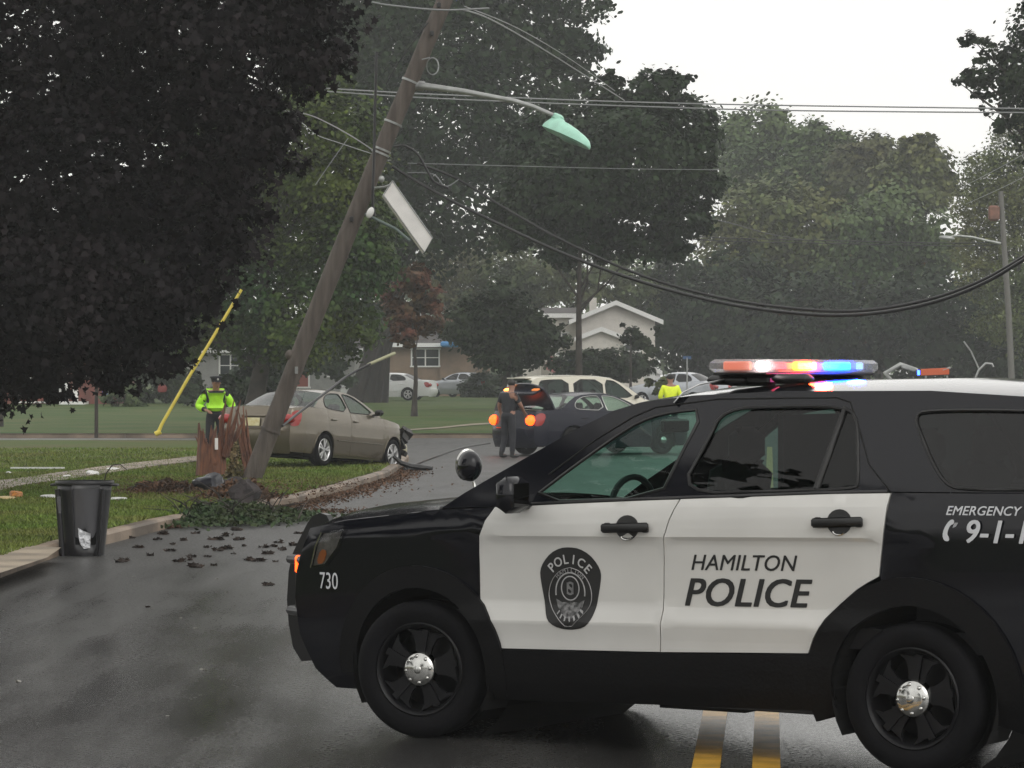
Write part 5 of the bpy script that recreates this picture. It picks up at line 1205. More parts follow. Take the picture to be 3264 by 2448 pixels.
# ---------------------------------------------------------------- broken butt of the pole
bs = GP(672, 1520, HLAWN)
st = empty('broken_stump', 'splintered reddish brown stump of the old pole with jagged top', 'pole stump', bs)
nrng = np.random.default_rng(5)
vs = []; fs = []; n = 28; hts = []
for k in range(n):
    a = 2 * math.pi * k / n; jag = .46 + .16 * math.sin(a * 2 + 1) + nrng.uniform(-.12, .14); hts.append(jag)
for lvl in range(6):
    for k in range(n):
        a = 2 * math.pi * k / n; t = lvl / 5; r_ = (.27 - .06 * t) * (1 + .06 * math.sin(5 * a) + .03 * nrng.normal())
        vs.append((r_ * math.cos(a), r_ * math.sin(a), -.05 + t * (hts[k] + .28)))
for k in range(n):
    a = 2 * math.pi * k / n; vs.append((.12 * math.cos(a), .12 * math.sin(a), hts[k] * .8))
for lvl in range(6):
    for k in range(n): j_ = (k + 1) % n; fs.append((lvl * n + k, lvl * n + j_, (lvl + 1) * n + j_, (lvl + 1) * n + k))
fs.append(tuple(range(6 * n, 7 * n))); o = mesh('stump_wood', vs, fs, M_split, st)
for i in range(22):
    a = nrng.uniform(0, 6.28); r_ = nrng.uniform(.05, .24); h_ = nrng.uniform(.55, .92) if i < 16 else nrng.uniform(.95, 1.38); x, y = r_ * math.cos(a), r_ * math.sin(a)
    if i >= 16: x = nrng.uniform(.15, .45); y = nrng.uniform(-.1, .1)
    b0 = Vector((x * .7, y, .35)); tip = Vector((x * 1.25 + nrng.normal() * .04, y, h_))
    w = nrng.uniform(.03, .065); mb = MB(); mb.tube([b0, b0.lerp(tip, .6) + Vector((.02 * nrng.normal(), 0, 0)), tip], [w * 1.3, w, .006], 5); mb.obj('splinter', M_split, st)
MB().box((.12, -.245, .58), (.055, .015, .20), bev=.003).obj('tag', M_signw, st)
# red splintered wood leaning towards the car
o = MB()
for i in range(9):
    a = GP(730 + i * 4, 1545, .1); a = Vector((a.x, bs.y + .2, HLAWN)); t_ = W3(770 + i * 4 - 18, 1290 + nrng.uniform(0, 60), bs.y + .4)
    o.tube([a, a.lerp(t_, .5) + Vector((nrng.normal() * .05, 0, 0)), t_], [.035, .03, .008], 5)
o = o.obj('splintered_slab', M_split, None); tag(o, 'tall sliver of red brown split wood between the stump and the gold car', 'wood'); 

# ---------------------------------------------------------------- rubbish bin
bn = empty('rubbish_bin', 'black plastic rubbish bin with split front standing at the kerb', 'bin', GP(270, 1770, 0) + Vector((0, 0, .0)), R(-4))
M_bin = pm('bin_black', (.010, .010, .012), .32, var=.2, bump=.15, bscale=10)
def binr(z): return .205 + .085 * z / .78
vs = []; fs = []; n = 48; lv = [0, .02, .12, .25, .4, .55, .68, .76]
def open_(k, z):
    a = (k + .5) / n * 360; c = 287
    return abs(a - c) < 31 and z > .08 and z < .70
for z in lv:
    for k in range(n):
        a = 2 * math.pi * k / n; rb = binr(z) * (1 - (.012 if k % 6 < 2 and .05 < z < .7 else 0)); vs.append((rb * math.cos(a), rb * math.sin(a), z))
for i in range(len(lv) - 1):
    for k in range(n):
        if open_(k, lv[i] + .01): continue
        j_ = (k + 1) % n; fs.append((i * n + k, i * n + j_, (i + 1) * n + j_, (i + 1) * n + k))
fs.append(tuple(reversed(range(n)))); o = mesh('bin_wall', vs, fs, M_bin, bn); auto(o, 40)
md = o.modifiers.new('t', 'SOLIDIFY'); md.thickness = .006
MB().lathe([(.286, .745), (.305, .745), (.312, .76), (.305, .785), (.286, .785), (.286, .745)], axis='Z', n=40).obj('bin_rim', M_bin, bn, 50)
for sg_ in (-1, 1):
    MB().tube([(sg_ * .29, -.06, .745), (sg_ * .345, -.05, .74), (sg_ * .345, .05, .74), (sg_ * .29, .06, .745)], .014, 8).obj('handle', M_bin, bn, 50)
MB().tube([(-.20, -.17, .0), (-.245, -.21, .70)], .03, 8).obj('corner_rib', M_bin, bn, 50)
MB().tube([(.19, -.17, .0), (.235, -.21, .70)], .022, 8).obj('corner_rib', M_bin, bn, 50)
def crumple(name, poly, c, amp, mat, parent, seed, res=.03, dome=.05):
    rg = np.random.default_rng(seed); pts = [Vector(p) for p in densify(poly, res)]; ed = [(i, (i + 1) % len(pts)) for i in range(len(pts))]
    x0, x1 = min(p.x for p in pts), max(p.x for p in pts); y0, y1 = min(p.y for p in pts), max(p.y for p in pts); k = len(pts)
    for i in range(60):
        p = (rg.uniform(x0, x1), rg.uniform(y0, y1))
        if inside(p, [(q.x, q.y) for q in pts[:k]]): pts.append(Vector(p))
    v, e_, f, _, _, _ = geometry.delaunay_2d_cdt(pts, ed, [tuple(range(k))], 1, 1e-6)
    return mesh(name, [(p.x + c[0], c[1] - dome + amp * rg.uniform(-1, 1), p.y + c[2]) for p in v], f, mat, parent)
vs = []; fs = []; rg_ = np.random.default_rng(3)
for i in range(9):
    z = .24 + .47 * i / 8
    for k in range(15): a = R(250 + 74 * k / 14); rb = binr(z) * .955 + rg_.normal() * .0022; vs.append((rb * math.cos(a), rb * math.sin(a), z - .05 * math.sin(k * .8) * (i == 0)))
    if i:
        for k in range(14): q_ = (i - 1) * 15 + k; fs.append((q_, q_ + 1, q_ + 16, q_ + 15))
mesh('liner_sheet', vs, fs, pm('liner_grey', (.06, .06, .065), .3), bn, smooth=True)
crumple('torn_bag', [(-.045, .30), (.01, .27), (.095, .24), (.085, .09), (.02, .08), (-.02, .13)], (.02, -.19, .0), .014, pm('bag_white', (.55, .56, .58), .4), bn, 8)
crumple('pale_sticker', [(-.245, .62), (-.205, .63), (-.195, .45), (-.225, .45)], (.0, -.20, .0), .002, pm('liner_grey', (.13, .13, .135), .35), bn, 9)
MB().tube([(.20, 0, .74), (.23, -.02, .86), (.30, -.03, .95), (.38, -.03, .96), (.45, -.02, .90)], [.008, .007, .006, .005, .004], 6).obj('twig', M_bark, bn, 50)
# black bags and clods at the pole foot
def blob(name, lab, cat, c, r, mat, seed, group=None, amp=.22):
    rg = np.random.default_rng(seed); mb = MB(); mb.ellip((0, 0, 0), (1, 1, 1), 14, 10); ph = rg.uniform(0, 6, 6)
    v = []
    for p in mb.v:
        x, y, z = p; k = 1 + amp * (math.sin(3 * x + ph[0]) * math.cos(4 * z + ph[1]) + .6 * math.sin(7 * y + 5 * x + ph[2])); v.append((x * r[0] * k, y * r[1] * k, max(-.6, z) * r[2] * k))
    mb.v = v; o = mb.obj(name, mat, None, 30); o.location = c; tag(o, lab, cat, group); return o
M_bag = pm('bag_black', (.010, .011, .018), .3, bump=.6, bscale=14)
M_clod = pm('clod', (.030, .024, .024), .9, var=.5, vscale=9, bump=.9, bscale=16)
q = GP(667, 1568, HLAWN); blob('black_bag', 'dark blue black plastic bag lying before the splintered stump', 'bag', (q.x, q.y, HLAWN + .12), (.24, .2, .15), M_bag, 1)
q = GP(782, 1615, HLAWN); blob('earth_clod', 'big dark clod of earth at the foot of the leaning pole', 'clod', (q.x, q.y, HLAWN + .12), (.20, .17, .21), M_clod, 2)
q = GP(735, 1560, HLAWN); blob('earth_clod', 'smaller clod of earth between the bag and the pole foot', 'clod', (q.x, q.y, HLAWN + .06), (.22, .17, .13), M_clod, 4)
# uprooted brush: brown heap, green heap
def brush(name, lab, cpx, rx, ry, h, n_leaf, n_twig, lmat, seed, size=.07, z0=HLAWN, grp=None):
    rg = np.random.default_rng(seed); c = GP(cpx[0], cpx[1], z0); t = empty(name, lab, 'brush', c, 0, grp)
    mb = MB()
    for i in range(n_twig):
        a = rg.uniform(0, 6.28); p = Vector((rg.normal() * rx * .4, rg.normal() * ry * .4, .02)); d = Vector((math.cos(a), math.sin(a), rg.uniform(.05, .8))).normalized() * rg.uniform(.2, .6) * (rx + ry) * .45
        mb.tube([p, p + d * .5 + Vector((0, 0, .05)), p + d], [.012, .008, .003], 4)
    w = mb.obj('twigs', M_bark, t); w['kind'] = 'stuff'
    P = np.stack([rg.normal(size=n_leaf) * rx * .45, rg.normal(size=n_leaf) * ry * .45, np.zeros(n_leaf)], 1); d2 = (P[:, 0] / rx) ** 2 + (P[:, 1] / ry) ** 2
    lump = .65 + .35 * np.sin(P[:, 0] * 9 + seed) * np.cos(P[:, 1] * 7)
    P[:, 2] = rg.random(n_leaf) * h * np.exp(-d2 * 1.2) * lump + .015
    l = cloud_mesh('leaves', orient(P, rg.normal(size=(n_leaf, 3)) + np.array([0, 0, .8]), size, LEAF_D, rg, .3), 4, lmat, t); l['kind'] = 'stuff'
    return t
M_brown = leaf_mat('leaf_brown', (.12, .065, .038), (.065, .040, .026), .7, 3)
M_lf_fir = leaf_mat('leaf_cut_green', (.030, .058, .022), (.040, .050, .022), .5, 2)
brush('dead_brush', 'brown heap of dead brush left of the splintered stump', (520, 1572), .55, .9, .26, 2600, 40, M_brown, 11)
brush('dead_brush', 'brown tangle of roots and litter around the pole foot', (760, 1590), .50, .9, .35, 2600, 46, M_brown, 12)
brush('dead_brush', 'straw coloured weeds standing between the stump and the pole', (745, 1530), .16, .3, .75, 600, 40, leaf_mat('leaf_straw', (.16, .12, .06), (.10, .09, .04), .7, 3), 13)
brush('fallen_branches', 'green heap of torn branches lying at the kerb below the pole', (720, 1652), 1.05, 2.0, .24, 9000, 60, M_lf_fir, 14, .075, 0.03)
brush('fallen_branches', 'low green twigs spilling onto the road beside the bonnet of the police car', (900, 1655), .42, .9, .12, 1300, 20, M_lf_fir, 15, .07, 0.0)
# brown litter along the kerb
def litter(name, lab, fn, n, size, mat, seed, z=.02):
    rg = np.random.default_rng(seed); P = np.array([fn(rg) for _ in range(n)]); P[:, 2] += rg.random(n) * .03
    o = cloud_mesh(name, orient(P, rg.normal(size=(n, 3)) * .5 + np.array([0, 0, 1]), size, LEAF_D, rg, .4), 4, mat); tag(o, lab, 'leaf litter', kind='stuff'); return o
kseg = [k for k in kerb if 38 < k.y < 70]
def alongkerb(rg):
    while True:
        i = rg.integers(0, len(kseg) - 1); a, b = kseg[i], kseg[i + 1]; t = rg.random(); p = a.lerp(b, t); w = abs(rg.normal()) * (.11 + .17 * (p.y > 46)) - .09
        d = rg.random()
        if p.y < 44 and d < .25: continue
        return (p.x + w, p.y, .005)
litter('leaf_litter', 'rusty brown leaf litter washed along the kerb below the gold car', alongkerb, 6500, .055, M_brown, 21)
litter('leaf_litter', 'scattered brown litter on the grass around the pole foot', lambda rg: (GP(680, 1560, HLAWN).x + rg.normal() * 1.2, GP(680, 1560, HLAWN).y + rg.normal() * 2.2, HLAWN + .02), 2500, .05, M_brown, 22)
litter('leaf_litter', 'thin reddish litter band on the road beyond the bonnet of the police car', lambda rg: tuple(GP(1010 + rg.normal() * 130, 1632 + rg.normal() * 5, 0)), 700, .05, M_brown, 23)
# grass blades on the near lawn
def blades(name, lab, region, n, seed, mat, h=.07):
    rg = np.random.default_rng(seed); P = []
    poly = [(p[0], p[1]) for p in lawn_poly]
    while len(P) < n:
        px, py = rg.uniform(-60, 1300), rg.uniform(1430, 1800) if rg.random() < .75 else rg.uniform(1500, 1830)
        g_ = GP(px, py, HLAWN)
        if inside((g_.x, g_.y), poly): P.append(g_)
    P = np.array([tuple(p) for p in P]); a = rg.random(n) * 6.28; w = .010 + .012 * rg.random(n); hh = h * (.5 + rg.random(n)) 
    U = np.stack([np.cos(a) * w, np.sin(a) * w, np.zeros(n)], 1); T = np.stack([rg.normal(size=n) * .03, rg.normal(size=n) * .03, hh], 1)
    V = np.stack([P - U, P + U, P + T], 1)
    o = cloud_mesh(name, V, 3, mat); tag(o, lab, 'grass', kind='stuff'); return o
M_blade = leaf_mat('grass_blade', (.098, .155, .026), (.130, .140, .038), .6, .5, .4)
blades('grass', 'short wet grass blades on the near left lawn', None, 90000, 31, M_blade, .045)
# torn leaf clumps on the road
M_fallen = leaf_mat('leaf_fallen', (.016, .012, .010), (.032, .021, .015), .5, 4)
grp = 'dark leaf clumps scattered on the wet road'
spots = [(790, 1785, 26), (570, 1790, 22), (610, 1775, 20), (690, 1720, 24), (720, 1708, 26), (765, 1720, 22), (700, 1755, 20), (715, 1750, 24), (520, 1702, 22), (585, 1722, 18), (540, 1756, 18), (480, 1770, 20), (630, 1808, 26), (835, 1745, 22), (850, 1765, 24), (870, 1742, 18), (890, 1730, 20), (900, 1752, 20), (625, 1700, 16), (660, 1745, 16), (395, 1790, 30), (860, 1865, 20), (500, 1720, 16), (440, 1745, 18), (605, 1785, 18), (820, 1788, 24), (680, 1802, 14), (760, 1690, 18), (930, 1738, 22), (470, 1935, 10), (660, 1775, 14), (745, 1765, 12), (550, 1735, 12), (880, 1790, 12), (725, 1665, 16), (780, 1740, 14), (420, 1715, 14), (460, 1700, 14), (950, 1700, 14), (645, 1668, 14)]
protos = []
for i in range(5):
    rg = np.random.default_rng(100 + i); n = 9
    P = np.stack([rg.normal(size=n) * .04, rg.normal(size=n) * .04, rg.random(n) * .03 + .012], 1)
    Q = orient(P, rg.normal(size=(n, 3)) * .8 + np.array([0, 0, 1]), .11, LEAF_M, rg, .5)
    me = bpy.data.meshes.new('fallen_leaves'); vv = Q.reshape(-1, 3); me.from_pydata([tuple(v) for v in vv], [], [tuple(range(k * 12, k * 12 + 12)) for k in range(n)]); me.materials.append(M_fallen); protos.append(me)
for i, (px, py, w) in enumerate(spots):
    o = link('fallen_leaves', protos[i % 5]); o.location = GP(px, py, .005); s_ = w / 42 * (o.location.y / 33); o.scale = (s_, s_ * 1.3, s_ * .9); o.rotation_euler = (0, 0, i * 1.7)
    tag(o, 'small dark clump of torn wet leaves lying on the road', 'leaves', grp)
M_pale = pm('leaf_pale', (.32, .31, .28), .5)
for i, (px, py, w) in enumerate([(575, 1970, 16), (624, 2003, 16), (535, 2282, 14), (60, 2172, 28), (650, 2135, 24), (425, 1838, 10), (10, 1947, 10), (690, 1845, 12)]):
    o = link('pale_leaf', bpy.data.meshes.get('pale_leaf') or protos[0].copy()); 
    if i == 0: o.data.name = 'pale_leaf'; o.data.materials.clear(); o.data.materials.append(M_pale)
    o.location = GP(px, py, .005); s_ = w / 80 * (o.location.y / 30); o.scale = (s_, s_, s_ * .6); o.rotation_euler = (0, 0, i); tag(o, ['upper of two pale scraps on the road left of the unit number', 'lower of two pale scraps on the road left of the unit number', 'pale scrap nearest the bottom edge of the picture', 'curled pale leaf on the road at the lower left edge', 'thin pale scrap on the road left of the front wheel', 'tiny pale scrap on the road below the bin', 'pale fleck on the road at the very left edge', 'pale fleck among the dark leaf clumps on the road'][i], 'scrap', 'pale scraps on the wet road')
# paper and things on the lawn
M_paper = pm('paper_white', (.62, .62, .60), .6, var=.1, vscale=10)
for px, py, wx, hz, lab, mt in ((295, 1512, .12, .10, 'round white lump on the grass behind the bin', M_paper), (360, 1497, .12, .05, 'white scrap lying on the grass right of the round lump', M_paper), (157, 1585, .13, .05, 'white scrap on the grass left of the bin', M_paper), (378, 1592, .13, .04, 'flat white scrap on the grass right of the bin', M_paper),
                        (213, 1520, .07, .04, 'small cream scrap on the footpath behind the bin', M_paper), (28, 1508, .05, .03, 'tiny white scrap at the far left of the lawn', M_paper), (18, 1590, .14, .05, 'cream card lying by the orange wrapper', pm('cream', (.55, .42, .20), .6)), (52, 1584, .11, .14, 'crumpled orange wrapper on the grass at the far left', pm('orange_brown', (.45, .18, .04), .5, var=.4, vscale=20))):
    q = GP(px, py, HLAWN + .03); blob('scrap', lab, 'scrap', (q.x, q.y, HLAWN + .04), (wx, wx, hz * .6), mt, int(px) + 5, amp=.15)
q = GP(120, 1500, HLAWN); o = MB().box((0, 0, 0), (1.0, .06, .03)).obj('paper_strip', M_paper, None); o.location = (q.x, q.y, HLAWN + .05); tag(o, 'thin pale paper strip lying on the left lawn', 'litter')
# ---------------------------------------------------------------- houses
M_brick = pm('brick_red', (.20, .055, .040), .8, color2=(.13, .045, .035), vscale=2, bump=.3, bscale=12)
M_tan = pm('brick_tan', (.24, .17, .12), .8, color2=(.19, .14, .10), vscale=2, bump=.3, bscale=12)
M_sid = pm('siding_cream', (.60, .57, .52), .6, var=.05)
M_sidg = pm('siding_grey', (.26, .26, .25), .6, var=.08)
M_fascia = pm('fascia_white', (.72, .72, .70), .5)
M_roofs = pm('roof_shingle', (.055, .050, .048), .85, var=.3, vscale=3, bump=.4, bscale=6)
M_win = pm('window_pane', (.03, .035, .04), .08)
def house(name, lab, Y, x0, x1, ze, zr, wall, depth=9, gable='side', over=.5, windows=(), extra=None, cx=None):
    """x0,x1 in picture px; ze eave height px row; zr ridge px row"""
    X0, X1 = (x0 - 1632) / F * Y, (x1 - 1632) / F * Y; g = terr(0, Y); zE = W3(0, ze, Y).z - g; zR = W3(0, zr, Y).z - g; w = X1 - X0
    h = empty(name, lab, 'house', (X0, Y, g)); mb = MB()
    vs = [(0, 0, -.3), (w, 0, -.3), (w, depth, -.3), (0, depth, -.3), (0, 0, zE), (w, 0, zE), (w, depth, zE), (0, depth, zE)]; fs = [(0, 1, 5, 4), (1, 2, 6, 5), (2, 3, 7, 6), (3, 0, 4, 7)]
    if gable == 'front':
        c = w / 2; vs += [(c, 0, zR), (c, depth, zR)]; fs += [(4, 5, 8), (7, 9, 6)]
    else:
        vs += [(0, depth / 2, zR), (w, depth / 2, zR)]; fs += [(4, 8, 7), (5, 6, 9)]
    mesh('wall', vs, fs, wall, h)
    t = .14; r = MB()
    if gable == 'front':
        c = w / 2; dz = (zR - zE) / c
        for s in (-1, 1):
            e0 = (c + s * (c + over), zE - over * dz)
            p = [(c, zR), e0]
            vs = [(p[0][0], -over, p[0][1] + .02), (p[1][0], -over, p[1][1] + .02), (p[1][0], depth + over, p[1][1] + .02), (p[0][0], depth + over, p[0][1] + .02)]
            r.add(vs + [(a, b, c_ + t) for a, b, c_ in vs], [(3, 2, 1, 0), (4, 5, 6, 7), (0, 1, 5, 4), (1, 2, 6, 5), (2, 3, 7, 6), (3, 0, 4, 7)])
    else:
        dz = (zR - zE) / (depth / 2)
        for s in (-1, 1):
            e_ = depth / 2 + s * (depth / 2 + over)
            vs = [(-over, depth / 2, zR + .02), (w + over, depth / 2, zR + .02), (w + over, e_, zE - over * dz + .02), (-over, e_, zE - over * dz + .02)]
            r.add(vs + [(a, b, c_ + t) for a, b, c_ in vs], [(0, 1, 2, 3), (7, 6, 5, 4), (0, 1, 5, 4), (1, 2, 6, 5), (2, 3, 7, 6), (3, 0, 4, 7)])
    ro = r.obj('roof', M_roofs, h)
    f = MB()
    if gable == 'front':
        for s in (-1, 1):
            a = Vector((c, -over - .02, zR + .08)); b = Vector((c + s * (c + over), -over - .02, zE - over * dz + .08)); u = (b - a).normalized(); nrm = Vector((-u.z * s, 0, u.x * s)); 
            q = [a + Vector((0, 0, .10)), b + Vector((0, 0, .10)), b - Vector((0, 0, .16)), a - Vector((0, 0, .16))]; q2 = [p + Vector((0, .04, 0)) for p in q]
            f.add(q + q2, [(0, 1, 2, 3), (7, 6, 5, 4), (0, 1, 5, 4), (1, 2, 6, 5), (2, 3, 7, 6), (3, 0, 4, 7)])
    else: f.box((w / 2, -over - .03, zE - over * dz + .06), (w + 2 * over, .05, .24))
    f.obj('fascia', M_fascia, h)
    for (a0, a1, b0, b1, nm) in windows:
        xa, xb = (a0 - x0) / F * Y, (a1 - x0) / F * Y; za, zb = W3(0, b1, Y).z - g, W3(0, b0, Y).z - g
        fr = MB(); th_ = .09
        for (c_, d_) in (((xa + xb) / 2, (za, zb)),):
            fr.box(((xa + xb) / 2, -.04, za), (xb - xa + .2, .12, th_)); fr.box(((xa + xb) / 2, -.04, zb), (xb - xa + .2, .12, th_)); fr.box((xa, -.04, (za + zb) / 2), (th_, .115, zb - za)); fr.box((xb, -.04, (za + zb) / 2), (th_, .115, zb - za))
            if nm == 'window':
                fr.box(((xa + xb) / 2, -.035, (za + zb) / 2), (.08, .09, zb - za)); fr.box(((xa + xb) / 2, -.030, (za + zb) / 2), (xb - xa, .08, .05))
        fo = fr.obj(nm, M_fascia if nm != 'garage_door' else wall, h)
        MB().box(((xa + xb) / 2, -.01, (za + zb) / 2), (xb - xa, .05, zb - za)).obj('pane' if nm == 'window' else 'panel', M_win if nm == 'window' else (pm('door_red', (.22, .045, .03), .5) if nm == 'door' else pm('garage_panel', (.34, .31, .27), .5)), fo)
    return h, ro
h, _ = house('brick_house', 'red brick house with white porch posts behind the purple maple', 158, -330, 372, 1085, 985, M_brick, windows=[(60, 150, 1205, 1282, 'door'), (280, 330, 1140, 1200, 'window'), (-200, -80, 1130, 1210, 'window')])
for px in (222, 252):
    x = (px + 330) / F * 158; MB().box((x, -1.3, 1.45), (.24 if px > 230 else .17, .22, 3.0), bev=.02).obj('porch_post', M_fascia, h)
MB().box(((242 + 330) / F * 158, -1.0, .06), (1.3, 1.6, .14)).obj('porch_step', M_fascia, h); MB().box(((190 + 330) / F * 158, -.1, .55), (.9, .15, 1.0)).obj('porch_rail', M_fascia, h)
MB().box(((180 + 330) / F * 158, -.9, 3.0), (4.2, 1.9, .18)).obj('porch_roof', M_roofs, h)
house('grey_house', 'long grey sided house half hidden by the trees behind the gold car', 178, 560, 1130, 1112, 1030, M_sidg, windows=[(700, 770, 1130, 1200, 'window'), (930, 985, 1150, 1235, 'door'), (1040, 1090, 1140, 1200, 'window')])
h, _ = house('tan_house', 'tan brick ranch house with a white framed window behind the parked silver car', 196, 1215, 1560, 1095, 1020, M_tan, windows=[(1312, 1400, 1112, 1168, 'window')])
MB().box(((1445 - 1215) / F * 196, -1.0, W3(0, 1098, 196).z - h.location.z), (1.5, 1.4, .35), bev=.1).obj('blue_awning', pm('awning_blue', (.05, .20, .42), .5), h)
MB().box(((1408 - 1215) / F * 196 + 1.2, -.15, .9), (2.6, .2, 1.8)).obj('low_brick_wall', M_tan, h)
h, ro = house('split_level_house', 'cream split level house with white edged gable behind the minivan', 182, 1838, 2088, 1020, 968, M_sid, gable='front', over=.45, depth=11, windows=[(1990, 2040, 1075, 1120, 'window')])
MB().box(((1893 - 1838) / F * 182, 2.0, W3(0, 972, 182).z - h.location.z - .2), (.40, .5, 1.3)).obj('chimney', M_sid, ro)
h2, _ = house('house_wing', 'low cream gabled wing in front of the split level house', 178, 1848, 1985, 1078, 1052, M_sid, gable='front', over=.3, depth=3.9, windows=[(1868, 1930, 1130, 1165, 'window')])
h3, _ = house('house_wing', 'cream left wing with a flat white eave beside the dark tree trunk', 184, 1745, 1836, 1008, 985, M_sid, gable='side', over=.3, depth=8, windows=[(1770, 1810, 1060, 1100, 'window')])
h4, _ = house('garage', 'small cream garage with shallow gable left of the dark tree trunk', 172, 1668, 1795, 1138, 1112, M_sid, gable='front', over=.25, depth=6, windows=[(1722, 1778, 1150, 1212, 'garage_door')])
o = MB().box((0, 0, 0), (.9, .04, .75)).obj('flag', pm('flag_pink', (.42, .17, .17), .7), None); o.location = W3(1768, 1165, 170.5); o.rotation_euler = (0, R(25), 0); tag(o, 'faded pink flag hanging at the small garage', 'flag')
o, _ = house('shed', 'small white shed left of the person in the yellow jacket', 168, 2060, 2105, 1190, 1178, M_fascia, gable='front', over=.1, depth=2.5)
q = W3(343, 1238, 152); o = blob('blue_bag', 'bright blue bag hanging in front of the brick house', 'bag', q, (.32, .2, .45), pm('blue_plastic', (.04, .08, .50), .4), 3)
q = W3(517, 1240, 150); o = blob('red_sign', 'small round red disc glimpsed in the dark bushes', 'disc', q, (.22, .06, .24), pm('red_disc', (.16, .015, .012), .5), 6, amp=.03)

# ---------------------------------------------------------------- trees
PURPLE = [(100, 200, 300), (400, 120, 300), (700, 80, 270), (900, 30, 190), (985, 170, 110), (150, 600, 330), (450, 480, 320), (700, 400, 230), (850, 400, 100), (120, 930, 290), (350, 870, 270), (560, 800, 230), (690, 640, 150), (400, 1070, 170), (140, 1110, 150), (500, 1010, 80), (40, 1215, 70), (175, 1235, 48), (-350, 300, 380), (-350, 800, 380), (-700, 500, 380), (330, 1180, 75), (20, 1260, 45), (205, 1265, 28), (600, 830, 70), (-50, 1000, 300), (300, -250, 350), (800, -200, 280)]
t1 = tree('purple_maple', 'huge dark purple leaved maple filling the upper left corner', 46, PURPLE, -330, .38, 74000, .125, M_lf_purple, 1, shape=LEAF_M, clump=.34, fold=.5, limbs=16, gz=.13, per=34, jit=.25)
tree('green_maple', 'yellow green maple leaning out from behind the purple maple', 104, [(985, 420, 150), (1060, 600, 160), (900, 720, 170), (1090, 830, 150), (800, 930, 170), (650, 1000, 120), (560, 1070, 80), (960, 1020, 140), (1150, 1060, 80), (1150, 720, 120), (760, 700, 160), (1100, 400, 110), (1000, 260, 90), (700, 520, 200), (820, 1090, 80), (600, 820, 150)], 800, .35, 60000, .15, M_lf_green, 2, clump=.34, per=50, shape=LEAF_O)
OAK = [(1200, 120, 260), (1480, 110, 220), (1720, 60, 160), (1050, 200, 200), (1400, 380, 250), (1640, 330, 200), (1250, 620, 220), (1520, 600, 210), (1800, 220, 120), (1330, 780, 140), (1845, 90, 85), (1300, -150, 300), (1600, -120, 260), (1690, 500, 150), (1150, 780, 120), (1890, -10, 60), (1870, 160, 60), (1050, -80, 250), (1140, 960, 110), (1230, 500, 180)]
tree('oak_tree', 'giant dark oak with a broad trunk behind the gold car', 163, OAK, 1168, .74, 66000, .29, M_lf_dark, 3, clump=.34, per=42, limbs=16, shape=LEAF_O, bark=pm('bark_wet', (.014, .011, .009), .85, var=.5, vscale=2.5, bump=.9, bscale=5, stretch=(1, 1, .25)))
OAK2 = [(1950, 360, 100), (2090, 300, 80), (2190, 390, 95), (2020, 480, 150), (2200, 570, 80), (1850, 600, 160), (2060, 680, 140), (2195, 690, 75), (1800, 760, 90), (2150, 770, 50), (1700, 660, 120), (2165, 250, 38), (1960, 260, 40), (2240, 470, 60), (1640, 720, 70), (2255, 590, 45), (1760, 480, 130), (1900, 760, 70), (1985, 800, 40)]
tree('oak_tree', 'dark oak with a slim straight trunk and ragged right edge against the white sky', 128, OAK2, 1845, .17, 50000, .21, M_lf_dark, 4, clump=.30, per=42, limbs=14, shape=LEAF_O, straight=True)
tree('round_tree', 'low round dark tree in front of the tan house and the split level house', 140, [(1600, 1050, 95), (1520, 1070, 75), (1690, 1075, 80), (1600, 980, 70), (1735, 1040, 45), (1500, 1010, 60), (1640, 1125, 60), (1560, 1130, 55), (1450, 1040, 50), (1790, 1075, 35)], 1600, .28, 17000, .20, M_lf_bush, 5, clump=.34, per=40, shape=LEAF_O)
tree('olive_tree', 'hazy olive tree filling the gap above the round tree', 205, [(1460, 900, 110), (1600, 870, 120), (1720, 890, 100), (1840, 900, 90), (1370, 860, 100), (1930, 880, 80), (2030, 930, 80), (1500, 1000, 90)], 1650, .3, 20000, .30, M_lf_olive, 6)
tree('red_maple', 'reddish autumn maple right of the leaning pole', 126, [(1325, 890, 50), (1290, 960, 62), (1345, 1010, 60), (1300, 1050, 45), (1360, 940, 40), (1270, 1010, 40)], 1320, .12, 6500, .17, M_lf_red, 7, clump=.36, shape=LEAF_O)
